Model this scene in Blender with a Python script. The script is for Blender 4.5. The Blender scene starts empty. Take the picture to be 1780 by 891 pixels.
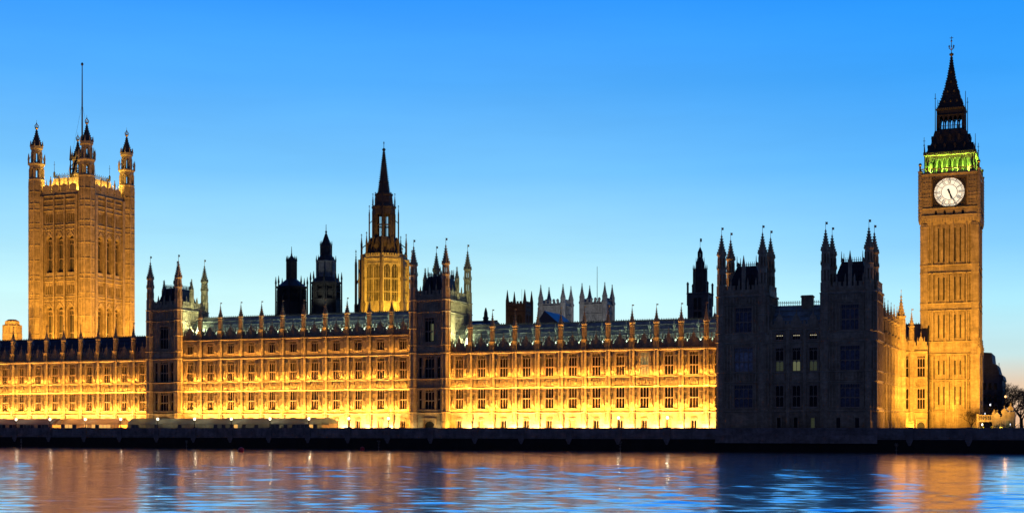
import bpy, math, random
from math import radians as R, sin, cos, pi
random.seed(7)
scene = bpy.context.scene

# ------------------------------------------------------------------ camera
# world: x runs along the river front, y into the palace, z = 0 is the terrace, water lies at WZ
WZ = -3.9
TH = R(22)
cam_d = bpy.data.cameras.new("camera"); cam = bpy.data.objects.new("camera", cam_d)
scene.collection.objects.link(cam); scene.camera = cam
cam.location = (117.07, -289.7, 1.0)
cam.rotation_euler = (R(90), 0, TH)
cam_d.sensor_fit = 'HORIZONTAL'; cam_d.sensor_width = 36
cam_d.lens = 36 * 2400 / 1780
cam_d.shift_y = (743 - 445.5) / 1780
cam_d.clip_start = 1; cam_d.clip_end = 6000

# ------------------------------------------------------------------ world: clear dusk sky, bright in the west behind the palace
world = bpy.data.worlds.new("World"); scene.world = world; world.use_nodes = True
NT = world.node_tree; NT.nodes.clear()
def wn(t, **k):
    n = NT.nodes.new(t)
    for a, b in k.items(): setattr(n, a, b)
    return n
def s2l(c):
    return tuple((v/255/12.92 if v/255 <= .04045 else ((v/255+.055)/1.055)**2.4) for v in c) + (1,)
tc = wn('ShaderNodeTexCoord'); sep = wn('ShaderNodeSeparateXYZ'); NT.links.new(tc.outputs['Generated'], sep.inputs[0])
def ramp(stops):
    r = wn('ShaderNodeValToRGB'); e = r.color_ramp.elements
    e[0].position, e[0].color = stops[0][0], stops[0][1]
    e[1].position, e[1].color = stops[-1][0], stops[-1][1]
    for p, c in stops[1:-1]:
        q = e.new(p); q.color = c
    return r
mz = wn('ShaderNodeMapRange'); mz.inputs['From Min'].default_value = 0; mz.inputs['From Max'].default_value = .5
NT.links.new(sep.outputs['Z'], mz.inputs['Value'])
left = ramp([(0, s2l((238,232,205))), (.06, s2l((236,250,246))), (.12, s2l((222,254,252))), (.19, s2l((206,252,255))), (.26, s2l((170,230,255))),
             (.36, s2l((122,200,255))), (.48, s2l((84,175,255))), (.60, s2l((50,152,255))), (.8, s2l((26,132,250))), (1, s2l((18,105,220)))])
right = ramp([(0, s2l((240,186,140))), (.06, s2l((236,206,176))), (.10, s2l((200,230,232))), (.17, s2l((176,235,252))), (.25, s2l((134,206,252))),
              (.36, s2l((90,182,255))), (.48, s2l((58,164,255))), (.60, s2l((34,150,255))), (.8, s2l((18,126,245))), (1, s2l((14,100,215)))])
for r in (left, right): NT.links.new(mz.outputs[0], r.inputs[0])
# azimuth blend: x/y of the direction
dv = wn('ShaderNodeMath', operation='DIVIDE'); NT.links.new(sep.outputs['X'], dv.inputs[0]); NT.links.new(sep.outputs['Y'], dv.inputs[1])
ma = wn('ShaderNodeMapRange', interpolation_type='SMOOTHSTEP'); ma.inputs['From Min'].default_value = -.45; ma.inputs['From Max'].default_value = .02
NT.links.new(dv.outputs[0], ma.inputs['Value'])
mx = wn('ShaderNodeMixRGB'); NT.links.new(ma.outputs[0], mx.inputs[0]); NT.links.new(left.outputs[0], mx.inputs[1]); NT.links.new(right.outputs[0], mx.inputs[2])
# the faintest high cloud veil
nz = wn('ShaderNodeTexNoise'); nz.inputs['Scale'].default_value = 2.2; nz.inputs['Detail'].default_value = 5; nz.inputs['Roughness'].default_value = .6
mp = wn('ShaderNodeMapping'); mp.inputs['Scale'].default_value = (1, 1, 7); mp.inputs['Rotation'].default_value = (0, R(6), 0)
NT.links.new(tc.outputs['Generated'], mp.inputs[0]); NT.links.new(mp.outputs[0], nz.inputs[0])
cr = wn('ShaderNodeMapRange'); cr.inputs['From Min'].default_value = .35; cr.inputs['From Max'].default_value = .8; cr.inputs['To Min'].default_value = .965; cr.inputs['To Max'].default_value = 1.10
NT.links.new(nz.outputs[0], cr.inputs['Value'])
ml = wn('ShaderNodeVectorMath', operation='SCALE'); NT.links.new(mx.outputs[0], ml.inputs[0]); NT.links.new(cr.outputs[0], ml.inputs['Scale'])
# dark eastern half of the sky
me = wn('ShaderNodeMapRange', interpolation_type='SMOOTHSTEP'); me.inputs['From Min'].default_value = -.05; me.inputs['From Max'].default_value = .55
NT.links.new(sep.outputs['Y'], me.inputs['Value'])
m2 = wn('ShaderNodeMixRGB'); NT.links.new(me.outputs[0], m2.inputs[0]); m2.inputs[1].default_value = (.026, .034, .088, 1); NT.links.new(ml.outputs[0], m2.inputs[2])
bg = wn('ShaderNodeBackground'); bg.inputs['Strength'].default_value = 1.0; NT.links.new(m2.outputs[0], bg.inputs[0])
wo = wn('ShaderNodeOutputWorld'); NT.links.new(bg.outputs[0], wo.inputs[0])

scene.view_settings.view_transform = 'Standard'; scene.view_settings.look = 'None'
scene.view_settings.exposure = 0; scene.view_settings.gamma = 1
scene.cycles.use_denoising = True
scene.cycles.max_bounces = 4; scene.cycles.diffuse_bounces = 2; scene.cycles.glossy_bounces = 3
scene.cycles.sample_clamp_indirect = 3
scene.cycles.use_light_tree = True

# ------------------------------------------------------------------ floodlights
def bays(first, step, n): return [first+k*step for k in range(n)]
COLL = scene.collection
AMB = (1, .43, .055); WARM = (1, .80, .38); PALE = (.80, 1.0, .72); GOLD = (1, .455, .05)
def lamp_light(kind, loc, target, power, color, name='floodlight', size=.4, size_y=None, angle=100, blend=.8):
    d = bpy.data.lights.new(name, kind); d.energy = power; d.color = color
    o = bpy.data.objects.new(name, d); COLL.objects.link(o); o.location = loc
    from mathutils import Vector
    v = Vector(target) - Vector(loc)
    o.rotation_euler = v.to_track_quat('-Z', 'Y').to_euler()
    if kind == 'AREA':
        d.shape = 'RECTANGLE' if size_y else 'DISK'; d.size = size
        if size_y: d.size_y = size_y
    if kind == 'SPOT':
        d.spot_size = R(angle); d.spot_blend = blend; d.shadow_soft_size = size
    return o
def strip(x0, x1, y, z, dy, dz, power_m, color, name='floodlight_strip', w=.3):
    """long row of floodlights parallel to the river front, aiming (dy, dz)"""
    d = bpy.data.lights.new(name, 'AREA'); d.shape = 'RECTANGLE'; d.size = x1-x0; d.size_y = w
    d.energy = power_m*(x1-x0); d.color = color
    o = bpy.data.objects.new(name, d); COLL.objects.link(o); o.location = ((x0+x1)/2, y, z)
    # light shines along local -Z ; rotate about x
    ang = math.atan2(dy, -dz)    # (0,dy,dz) direction from -Z
    o.rotation_euler = (ang, 0, 0)
    return o

# ------------------------------------------------------------------ materials
MATS = {}
def mat(name, col, rough=.8, var=.25, scale=.6, col2=None, bump=0, bscale=4, metal=0, streak=False, emit=None, estr=0, stretch=(1,1,1)):
    m = bpy.data.materials.new(name); m.use_nodes = True; nt = m.node_tree; b = nt.nodes['Principled BSDF']
    b.inputs['Roughness'].default_value = rough; b.inputs['Metallic'].default_value = metal
    if 'Specular IOR Level' in b.inputs: b.inputs['Specular IOR Level'].default_value = .3
    t = nt.nodes.new('ShaderNodeTexCoord'); mp = nt.nodes.new('ShaderNodeMapping'); mp.inputs['Scale'].default_value = stretch
    nt.links.new(t.outputs['Object'], mp.inputs[0])
    n = nt.nodes.new('ShaderNodeTexNoise'); n.inputs['Scale'].default_value = scale; n.inputs['Detail'].default_value = 6; n.inputs['Roughness'].default_value = .65
    nt.links.new(mp.outputs[0], n.inputs[0])
    r = nt.nodes.new('ShaderNodeValToRGB'); e = r.color_ramp.elements
    c1 = col2 or tuple(v*(1-var) for v in col)
    e[0].position = .35; e[0].color = (*c1, 1); e[1].position = .65; e[1].color = (*tuple(min(1, v*(1+var*.5)) for v in col), 1)
    nt.links.new(n.outputs[0], r.inputs[0])
    out = r.outputs[0]
    if streak:   # rain-washed soot streaks and individual blocks
        mp2 = nt.nodes.new('ShaderNodeMapping'); mp2.inputs['Scale'].default_value = (1.6, 1.6, .22); nt.links.new(t.outputs['Object'], mp2.inputs[0])
        n2 = nt.nodes.new('ShaderNodeTexNoise'); n2.inputs['Scale'].default_value = .9; n2.inputs['Detail'].default_value = 7; n2.inputs['Roughness'].default_value = .7
        nt.links.new(mp2.outputs[0], n2.inputs[0])
        r2 = nt.nodes.new('ShaderNodeMapRange'); r2.inputs['From Min'].default_value = .38; r2.inputs['From Max'].default_value = .62
        r2.inputs['To Min'].default_value = .78; r2.inputs['To Max'].default_value = 1.05; nt.links.new(n2.outputs[0], r2.inputs['Value'])
        vs = nt.nodes.new('ShaderNodeVectorMath'); vs.operation = 'SCALE'; nt.links.new(out, vs.inputs[0]); nt.links.new(r2.outputs[0], vs.inputs['Scale'])
        vo = nt.nodes.new('ShaderNodeTexVoronoi'); vo.inputs['Scale'].default_value = 1.0; mp3 = nt.nodes.new('ShaderNodeMapping'); mp3.inputs['Scale'].default_value = (1.5, 1.5, 2.6)
        nt.links.new(t.outputs['Object'], mp3.inputs[0]); nt.links.new(mp3.outputs[0], vo.inputs[0])
        sp = nt.nodes.new('ShaderNodeSeparateColor'); nt.links.new(vo.outputs['Color'], sp.inputs[0])
        r3 = nt.nodes.new('ShaderNodeMapRange'); r3.inputs['To Min'].default_value = .82; r3.inputs['To Max'].default_value = 1.1; nt.links.new(sp.outputs[0], r3.inputs['Value'])
        v3 = nt.nodes.new('ShaderNodeVectorMath'); v3.operation = 'SCALE'; nt.links.new(vs.outputs[0], v3.inputs[0]); nt.links.new(r3.outputs[0], v3.inputs['Scale'])
        out = v3.outputs[0]
    nt.links.new(out, b.inputs['Base Color'])
    if bump:
        n3 = nt.nodes.new('ShaderNodeTexNoise'); n3.inputs['Scale'].default_value = bscale; n3.inputs['Detail'].default_value = 4
        nt.links.new(mp.outputs[0], n3.inputs[0])
        bp = nt.nodes.new('ShaderNodeBump'); bp.inputs['Strength'].default_value = bump; bp.inputs['Distance'].default_value = .1
        nt.links.new(n3.outputs[0], bp.inputs['Height']); nt.links.new(bp.outputs[0], b.inputs['Normal'])
    if emit:
        b.inputs['Emission Color'].default_value = (*emit, 1); b.inputs['Emission Strength'].default_value = estr
    MATS[name] = m
    return m
STONE = mat('limestone', (.44, .35, .22), .85, .3, .5, streak=True, bump=.5, bscale=3)
STONE2 = mat('carved_limestone', (.40, .31, .19), .85, .35, 1.2, streak=True, bump=.6, bscale=6)
GREYST = mat('portland_stone', (.36, .35, .33), .85, .35, .3, streak=True)
BROWNST = mat('dark_brown_stone', (.13, .095, .075), .9, .35, .3, streak=True)  # darker than the limestone; for church, bell chamber and upper spire
DARKST = mat('near_black_stone', (.07, .065, .06), .9, .35, .4, streak=True)
RIVST = mat('river_granite', (.25, .23, .21), .8, .4, .4, bump=.5, bscale=2, streak=True)
ALGAE = mat('wet_dark_granite', (.012, .012, .010), .7, .5, .4, bump=.5, bscale=2)
PAVE = mat('terrace_paving', (.25, .23, .2), .8, .2, .5)
IRON = mat('cast_iron_roof', (.30, .32, .28), .55, .35, .5, bump=.25, bscale=3, streak=True)
NAVYROOF = mat('dark_navy_roof', (.035, .04, .06), .6, .35, .5, bump=.25, bscale=3)
LEAD = mat('blackened_cast_iron', (.045, .042, .045), .6, .4, .8)
BLUER = mat('blue_slate_roof', (.04, .07, .16), .5, .3, .1)
GILT = mat('gilded_metal', (.55, .33, .08), .35, .2, 2, metal=.8)
GLASS = mat('leaded_glass', (.012, .012, .016), .18, .5, 1.5)
FRAME = mat('window_stone', (.38, .29, .20), .8, .2, 1)
BLACK = mat('black_metal', (.02, .02, .022), .5, .2, 2)
DIALF = mat('dial_ironwork', (.10, .035, .03), .5, .3, 2)
DIALSUR = mat('dial_surround', (.055, .05, .045), .6, .4, 2)
DIALG = mat('opal_dial_glass', (.8, .78, .65), .4, .03, 1, emit=(1, .93, .70), estr=1.02)
GLOBE = mat('lamp_globe', (.9, .9, .8), .3, .02, 1, emit=(1, .86, .58), estr=2.6)
LITWIN = mat('lit_window', (.3, .3, .2), .4, .5, 1.5, emit=(.75, .8, .35), estr=.14)
WARMWIN = mat('warm_lit_window', (.4, .3, .15), .4, .3, 1.2, emit=(1, .50, .12), estr=1.0)
CURT = mat('curtained_glass', (.035, .025, .018), .4, .6, 1.2)
GREYGL = mat('grey_blue_glass', (.13, .14, .19), .3, .5, 1.5)  # mid tone pavilion glass, less contrast with the walls
PALEGL = mat('pale_grey_glass', (.40, .42, .46), .3, .5, 1.5)  # palest panes, only in the left pavilion tower's middle storey
TENTG = mat('green_grey_canvas', (.30, .33, .27), .7, .2, .5)
TENTO = mat('cream_canvas', (.55, .40, .24), .7, .2, .5)
TENTP = mat('pink_grey_canvas', (.36, .27, .24), .7, .2, .5)
def translucent(m, col, fac):
    nt = m.node_tree; b = nt.nodes['Principled BSDF']; o = nt.nodes['Material Output']
    t = nt.nodes.new('ShaderNodeBsdfTranslucent'); t.inputs[0].default_value = (*col, 1)
    x = nt.nodes.new('ShaderNodeMixShader'); x.inputs[0].default_value = fac
    nt.links.new(b.outputs[0], x.inputs[1]); nt.links.new(t.outputs[0], x.inputs[2]); nt.links.new(x.outputs[0], o.inputs[0])
translucent(TENTO, (.7, .45, .22), .45); translucent(TENTG, (.4, .42, .34), .3); translucent(TENTP, (.45, .33, .28), .3)
PVC = mat('clear_sheeting', (.16, .17, .16), .25, .4, .7)
RED = mat('red_buoy_plastic', (.42, .03, .035), .4, .25, 2)
MARK = mat('weathered_marker_paint', (.20, .19, .15), .7, .3, 4)
BARK = mat('winter_bark', (.055, .042, .035), .9, .3, 3)
BUSH = mat('dark_hedge_leaves', (.03, .045, .022), .8, .5, 3)
OFFICE = mat('dark_office_stone', (.09, .10, .14), .8, .3, .2, streak=True)
LODGE = mat('cream_lodge_stone', (.42, .36, .25), .85, .25, 1, streak=True)
ASPH = mat('asphalt', (.05, .05, .052), .85, .2, .3)
ORANGEL = mat('orange_street_light', (.9, .6, .3), .3, .02, 1, emit=(1, .42, .12), estr=5)
WHITEL = mat('white_street_light', (.9, .9, .9), .3, .02, 1, emit=(.9, .92, 1), estr=3)
GREENL = mat('greenish_street_light', (.9, .9, .8), .3, .02, 1, emit=(.92, 1, .62), estr=6)

# ------------------------------------------------------------------ mesh helpers
class MB:
    def __init__(s, rot=0, c=(0, 0)):
        s.v = []; s.f = []; s.rot = rot; s.c = c
    def _a(s, pts):
        i = len(s.v)
        if s.rot or s.c != (0, 0):
            ca, sa = cos(s.rot), sin(s.rot)
            pts = [(s.c[0]+ca*x-sa*y, s.c[1]+sa*x+ca*y, z) for x, y, z in pts]
        s.v += pts; return i
    def box(s, x0, x1, y0, y1, z0, z1):
        i = s._a([(x0,y0,z0),(x1,y0,z0),(x1,y1,z0),(x0,y1,z0),(x0,y0,z1),(x1,y0,z1),(x1,y1,z1),(x0,y1,z1)])
        s.f += [(i,i+3,i+2,i+1),(i+4,i+5,i+6,i+7),(i,i+1,i+5,i+4),(i+1,i+2,i+6,i+5),(i+2,i+3,i+7,i+6),(i+3,i,i+4,i+7)]
        return s
    def taper(s, cx, cy, z0, z1, ax, ay, bx, by):
        i = s._a([(cx-ax,cy-ay,z0),(cx+ax,cy-ay,z0),(cx+ax,cy+ay,z0),(cx-ax,cy+ay,z0),(cx-bx,cy-by,z1),(cx+bx,cy-by,z1),(cx+bx,cy+by,z1),(cx-bx,cy+by,z1)])
        s.f += [(i,i+3,i+2,i+1),(i+4,i+5,i+6,i+7),(i,i+1,i+5,i+4),(i+1,i+2,i+6,i+5),(i+2,i+3,i+7,i+6),(i+3,i,i+4,i+7)]
        return s
    def poly(s, pts):
        i = s._a(pts); s.f.append(tuple(range(i, i+len(pts)))); return s
    def prism(s, pts, y0, y1):
        """xz outline extruded along y"""
        n = len(pts); i = s._a([(x, y0, z) for x, z in pts] + [(x, y1, z) for x, z in pts])
        s.f.append(tuple(i+k for k in range(n))); s.f.append(tuple(i+n+k for k in reversed(range(n))))
        for k in range(n):
            j = (k+1) % n; s.f.append((i+k, i+n+k, i+n+j, i+j))
        return s
    def prismx(s, pts, x0, x1):
        """yz outline extruded along x"""
        n = len(pts); i = s._a([(x0, y, z) for y, z in pts] + [(x1, y, z) for y, z in pts])
        s.f.append(tuple(i+k for k in range(n))); s.f.append(tuple(i+n+k for k in reversed(range(n))))
        for k in range(n):
            j = (k+1) % n; s.f.append((i+k, i+n+k, i+n+j, i+j))
        return s
    def lathe(s, cx, cy, prof, n=8, rot=None):
        rot = pi/n if rot is None else rot
        base = []
        for r, z in prof:
            base.append(s._a([(cx+r*cos(rot+2*pi*k/n), cy+r*sin(rot+2*pi*k/n), z) for k in range(n)]))
        for a, b in zip(base, base[1:]):
            for k in range(n):
                j = (k+1) % n; s.f.append((a+k, a+j, b+j, b+k))
        s.f.append(tuple(base[0]+k for k in reversed(range(n)))); s.f.append(tuple(base[-1]+k for k in range(n)))
        return s
    def tube(s, p, q, r0, r1=None, n=5):
        from mathutils import Vector
        p = Vector(p); q = Vector(q); r1 = r0 if r1 is None else r1
        d = (q-p).normalized(); a = d.orthogonal().normalized(); b = d.cross(a)
        i = s._a([tuple(p+(a*cos(2*pi*k/n)+b*sin(2*pi*k/n))*r0) for k in range(n)] + [tuple(q+(a*cos(2*pi*k/n)+b*sin(2*pi*k/n))*r1) for k in range(n)])
        for k in range(n):
            j = (k+1) % n; s.f.append((i+k, i+j, i+n+j, i+n+k))
        s.f.append(tuple(i+k for k in reversed(range(n)))); s.f.append(tuple(i+n+k for k in range(n)))
        return s
    def arch(s, x0, x1, zs, zt, y0, y1, n=4):
        """stone filling above a pointed opening: opening spans x0..x1, springs at zs, flat top at zt"""
        xm = (x0+x1)/2; zp = zt-.04
        w = (x1-x0)/2
        pts = []
        for k in range(n+1):
            t = k/n; pts.append((x0+w*(1-cos(t*pi/2*.95)) / (1-cos(pi/2*.95)), zs+(zp-zs)*sin(t*pi/2*.95)/sin(pi/2*.95)))
        for mir in (0, 1):
            P = [((2*xm-x) if mir else x, z) for x, z in pts]
            for a, b in zip(P, P[1:]):
                s.poly([(a[0],y0,a[1]),(b[0],y0,b[1]),(b[0],y0,zt),(a[0],y0,zt)])
                s.poly([(a[0],y0,a[1]),(b[0],y0,b[1]),(b[0],y1,b[1]),(a[0],y1,a[1])])
        return s
    def wall(s, x0, x1, z0, z1, y, openings, depth=.5, extra=()):
        """flat wall at y facing -y, pierced by rectangular openings with reveals"""
        xs = sorted({x0, x1, *[o[0] for o in openings], *[o[1] for o in openings]})
        zs = sorted({z0, z1, *[o[2] for o in openings], *[o[3] for o in openings]})
        for a, b in zip(xs, xs[1:]):
            run = None
            for c, d in zip(zs, zs[1:]):
                mx_, mz_ = (a+b)/2, (c+d)/2
                if any(o[0] < mx_ < o[1] and o[2] < mz_ < o[3] for o in openings):
                    if run: s.poly([(a,y,run[0]),(b,y,run[0]),(b,y,run[1]),(a,y,run[1])]); run = None
                else: run = (run[0] if run else c, d)
            if run: s.poly([(a,y,run[0]),(b,y,run[0]),(b,y,run[1]),(a,y,run[1])])
        for a, b, c, d in openings:
            Y = y+depth
            s.poly([(a,y,c),(b,y,c),(b,Y,c),(a,Y,c)]); s.poly([(a,y,d),(a,Y,d),(b,Y,d),(b,y,d)])
            s.poly([(a,y,c),(a,Y,c),(a,Y,d),(a,y,d)]); s.poly([(b,y,c),(b,y,d),(b,Y,d),(b,Y,c)])
        return s
    def mesh(s, name, m, smooth=False):
        me = bpy.data.meshes.new(name); me.from_pydata(s.v, [], s.f); me.materials.append(m)
        if smooth: me.shade_smooth()
        return me
    def build(s, name, m, parent=None, loc=(0,0,0), rz=0, smooth=False):
        return put(s.mesh(name, m, smooth), name, parent, loc, rz)
def put(me, name, parent=None, loc=(0,0,0), rz=0):
    o = bpy.data.objects.new(name, me); COLL.objects.link(o); o.location = loc; o.rotation_euler = (0, 0, rz)
    if parent: o.parent = parent
    return o
def thing(name, label, cat, loc=(0,0,0), rz=0, group=None):
    o = bpy.data.objects.new(name, None); COLL.objects.link(o); o.location = loc; o.rotation_euler = (0, 0, rz); o.empty_display_size = .5
    o['label'] = label; o['category'] = cat
    if group: o['group'] = group
    return o
def tag(o, label=None, cat=None, group=None, kind=None):
    if label: o['label'] = label
    if cat: o['category'] = cat
    if group: o['group'] = group
    if kind: o['kind'] = kind
    return o
def copy_tree(o, parent=None, loc=None):
    c = o.copy(); COLL.objects.link(c); c.parent = parent
    if loc is not None: c.location = loc
    for ch in list(o.children): copy_tree(ch, c)
    return c

# ---- gothic vocabulary -------------------------------------------------------
def spire(mb, cx, cy, r, z0, z1, rows=5, n=8, ball=.16, crock=.14):
    """crocketed octagonal spirelet with finial"""
    h = z1-z0; zt = z0+h*.82
    mb.lathe(cx, cy, [(r*1.18, z0), (r*1.18, z0+.12), (r, z0+.16), (r*.55, z0+h*.36), (r*.20, zt-.1*h), (r*.14, zt)], n)
    for k in range(rows):
        t = (k+.6)/rows; z = z0+.16+(zt-z0)*t*.92
        rr = (r + (r*.55-r)*min(1, t/.42)) if t < .42 else r*.55 + (r*.16-r*.55)*(t-.42)/.58
        for a in range(4 if n == 4 else 8):
            an = pi/n+a*2*pi/(4 if n == 4 else 8)
            x, y = cx+rr*cos(an), cy+rr*sin(an)
            mb.box(x-crock*.7, x+crock*.7, y-crock*.7, y+crock*.7, z-crock*.5, z+crock*.9)
    mb.lathe(cx, cy, [(r*.1, zt), (ball*1.6, zt+.05*h), (ball*1.6, zt+.07*h), (r*.08, zt+.1*h), (ball, zt+.12*h), (.05, zt+.15*h), (.05, z1)], 6)
def vane(mb, cx, cy, z, h=1.3, d=1):
    mb.box(cx-.035, cx+.035, cy-.035, cy+.035, z, z+h)
    mb.box(cx-d*.0, cx+d*.42, cy-.03, cy+.03, z+h*.62, z+h*.95) if d > 0 else mb.box(cx+d*.42, cx, cy-.03, cy+.03, z+h*.62, z+h*.95)
def open_stage(mb, cx, cy, r, z0, z1, post=.17, n=8, rot=None, head=.35):
    rot = pi/n if rot is None else rot
    mb.lathe(cx, cy, [(r, z0), (r, z0+.3)], n, rot); mb.lathe(cx, cy, [(r, z1-head), (r, z1)], n, rot)
    for k in range(n):
        a = rot+2*pi*k/n; rr = r-post*.6
        mb.lathe(cx+rr*cos(a), cy+rr*sin(a), [(post, z0+.28), (post, z1-head+.02)], 4, a+pi/4)
def ribs_oct(mb, cx, cy, r, z0, z1, t=.09):
    for k in range(8):
        a = pi/8+2*pi*k/8
        mb.lathe(cx+r*cos(a), cy+r*sin(a), [(t, z0), (t, z1)], 4, a+pi/4)
def collar(mb, cx, cy, r, z, h=.35, o=.18, n=8):
    mb.lathe(cx, cy, [(r, z), (r+o, z+h*.35), (r+o, z+h*.7), (r, z+h)], n)
def pinnacle_mesh(zb, zs, zt, mname='pinnacle'):
    """parapet pinnacle: panelled base, slender octagonal shaft, spirelet; origin on the wall face at x=0"""
    mb = MB(); cy = .05
    mb.box(-.55, .55, cy-.55, cy+.55, zb, zb+1.9)
    for x in (-.5, -.17, .17, .5): mb.box(x-.05, x+.05, cy-.64, cy-.55, zb, zb+1.8)
    mb.box(-.66, .66, cy-.66, cy+.66, zb+1.9, zb+2.1)
    mb.lathe(0, cy, [(.50, zb+2.1), (.50, zs-.5)], 8)
    ribs_oct(mb, 0, cy, .50, zb+2.1, zs-.6, .10)
    collar(mb, 0, cy, .50, zs-.9, .3, .14)
    mb.lathe(0, cy, [(.5, zs-.5), (.72, zs-.25), (.72, zs)], 8)
    spire(mb, 0, cy, .55, zs, zt, 4, crock=.12, ball=.1)
    vane(mb, 0, cy, zt-.05, .8)
    return mb.mesh(mname, STONE2)
def buttress_mesh(z0, z1, bands):
    mb = MB()
    mb.box(-.62, .62, -.75, .3, z0, z0+2.0)
    mb.prism([(-.62, z0+2.0), (.62, z0+2.0), (.5, z0+2.5), (-.5, z0+2.5)], -.62, .3)
    mb.lathe(0, 0, [(.60, z0+2.4), (.60, z1)], 8)
    for k in (-1, 0, 1, 2): pass
    ribs_oct(mb, 0, 0, .60, z0+2.5, z1, .08)
    for b in bands: collar(mb, 0, 0, .60, b, .32, .16)
    # pedestals and canopies on the face
    for b in bands[:-1]:
        mb.box(-.2, .2, -.85, -.5, b+2.0, b+2.25); mb.taper(0, -.66, b+3.7, b+4.3, .2, .2, .04, .04)
    return mb.mesh('buttress', STONE)
def window_mesh(w, h, lights, tiers, tracery=.0, y=0):
    """stone tracery of a window, origin at bottom centre; opening w x h; glass behind"""
    mb = MB(); f = .045
    zt = h-tracery if tracery else h
    lw = w/lights
    for k in range(lights+1):
        x = -w/2+k*lw; q = f if 0 < k < lights else .06
        mb.box(x-q, x+q, y+.26, y+.44, 0, zt)
    th = zt/tiers
    for t in range(tiers):
        if t: mb.box(-w/2, w/2, y+.14, y+.46, t*th-.07, t*th+.07)
        for k in range(lights):
            x = -w/2+k*lw
            mb.arch(x+f, x+lw-f, (t+1)*th-.45, (t+1)*th-(.07 if t < tiers-1 else 0), y+.28, y+.44)
    if tracery:
        mb.box(-w/2, w/2, y+.24, y+.46, zt, zt+.06)
        for k in range(lights):
            x = -w/2+k*lw
            mb.arch(x+f, x+lw/2, zt+tracery*.55, h, y+.28, y+.44, 3); mb.arch(x+lw/2, x+lw-f, zt+tracery*.55, h, y+.28, y+.44, 3)
            mb.box(x+lw/2-.03, x+lw/2+.03, y+.28, y+.43, zt, h)
            mb.box(x-f*.8, x+f*.8, y+.26, y+.44, zt, h)
    mb.box(-w/2-.12, -w/2, y-.08, y+.1, 0, h); mb.box(w/2, w/2+.12, y-.08, y+.1, 0, h)
    mb.box(-w/2-.2, w/2+.2, y-.2, y+.1, h, h+.16); mb.box(-w/2-.2, w/2+.2, y-.22, y+.24, -.2, 0)
    return mb.mesh('window', FRAME)
def pane_mesh(w, h, m=GLASS, y=.55):
    return MB().poly([(-w/2,y,0),(w/2,y,0),(w/2,y,h),(-w/2,y,h)]).mesh('pane', m)
def statue_mesh():
    mb = MB()
    mb.lathe(0, 0, [(.20, 0), (.27, .03), (.24, .5), (.19, .95), (.25, 1.25), (.17, 1.42), (.07, 1.48), (.10, 1.54), (.12, 1.62), (.09, 1.74), (.03, 1.78)], 8)
    mb.tube((-.24, -.05, 1.3), (-.16, -.24, .95), .06, .05); mb.tube((.24, -.05, 1.3), (.10, -.26, 1.05), .06, .05)
    return mb.mesh('statue', STONE2)
STAT = statue_mesh()
def niche_mesh(floors, z0, z1):
    """panelled strip between buttress and window with a canopied niche on each floor; 1.1 m wide"""
    mb = MB()
    for x in (-.5, -.17, .17, .5):
        for a, b in floors: mb.box(x-.05, x+.05, -.13, 0, a+.15, b-.1)
    for a, b in floors:
        mb.box(-.36, .36, -.30, 0, a+.95, a+1.1); mb.taper(0, -.12, a+.55, a+.95, .06, .1, .34, .18)   # corbel
        for x in (-.335, .335):
            mb.arch(x-.115, x+.115, a+.45, a+.85, -.09, 0, 2)
        mb.box(-.33, .33, -.34, 0, b-1.30, b-1.12)
        mb.taper(0, -.17, b-1.12, b-.45, .3, .17, .03, .03)
        for x in (-.3, .3): mb.taper(x, -.26, b-1.12, b-.75, .06, .06, .01, .01)
        mb.arch(-.45, -.2, b-.6, b-.12, -.09, 0, 2); mb.arch(.2, .45, b-.6, b-.12, -.09, 0, 2)
    return mb.mesh('niche', STONE)
def arms_mesh():
    """carved royal arms: crowned shield between two supporters"""
    mb = MB()
    mb.prism([(-.34, 1.25), (.34, 1.25), (.34, .75), (.2, .42), (0, .25), (-.2, .42), (-.34, .75)], -.30, 0)
    mb.box(-.04, .04, -.36, -.29, .35, 1.2); mb.box(-.3, .3, -.36, -.29, .78, .86)
    mb.prism([(-.25, 1.3), (-.3, 1.62), (-.15, 1.5), (0, 1.75), (.15, 1.5), (.3, 1.62), (.25, 1.3)], -.28, 0)
    for s in (-1, 1):
        mb.tube((s*.98, -.15, .25), (s*.72, -.2, .85), .13, .17, 6); mb.tube((s*.72, -.2, .8), (s*.60, -.22, 1.25), .17, .12, 6)
        mb.tube((s*.62, -.22, 1.2), (s*.52, -.26, 1.48), .13, .10, 6); mb.tube((s*.70, -.2, 1.05), (s*.36, -.28, 1.0), .07, .05, 5)
        mb.tube((s*.72, -.2, .7), (s*.42, -.24, .45), .08, .06, 5); mb.tube((s*.95, -.15, .3), (s*1.08, -.14, 1.1), .05, .07, 5)
    mb.prism([(-1.0, .1), (1.0, .1), (.9, .28), (-.9, .28)], -.26, 0)
    return mb.mesh('coat_of_arms', STONE2)
ARMS = arms_mesh()
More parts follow.
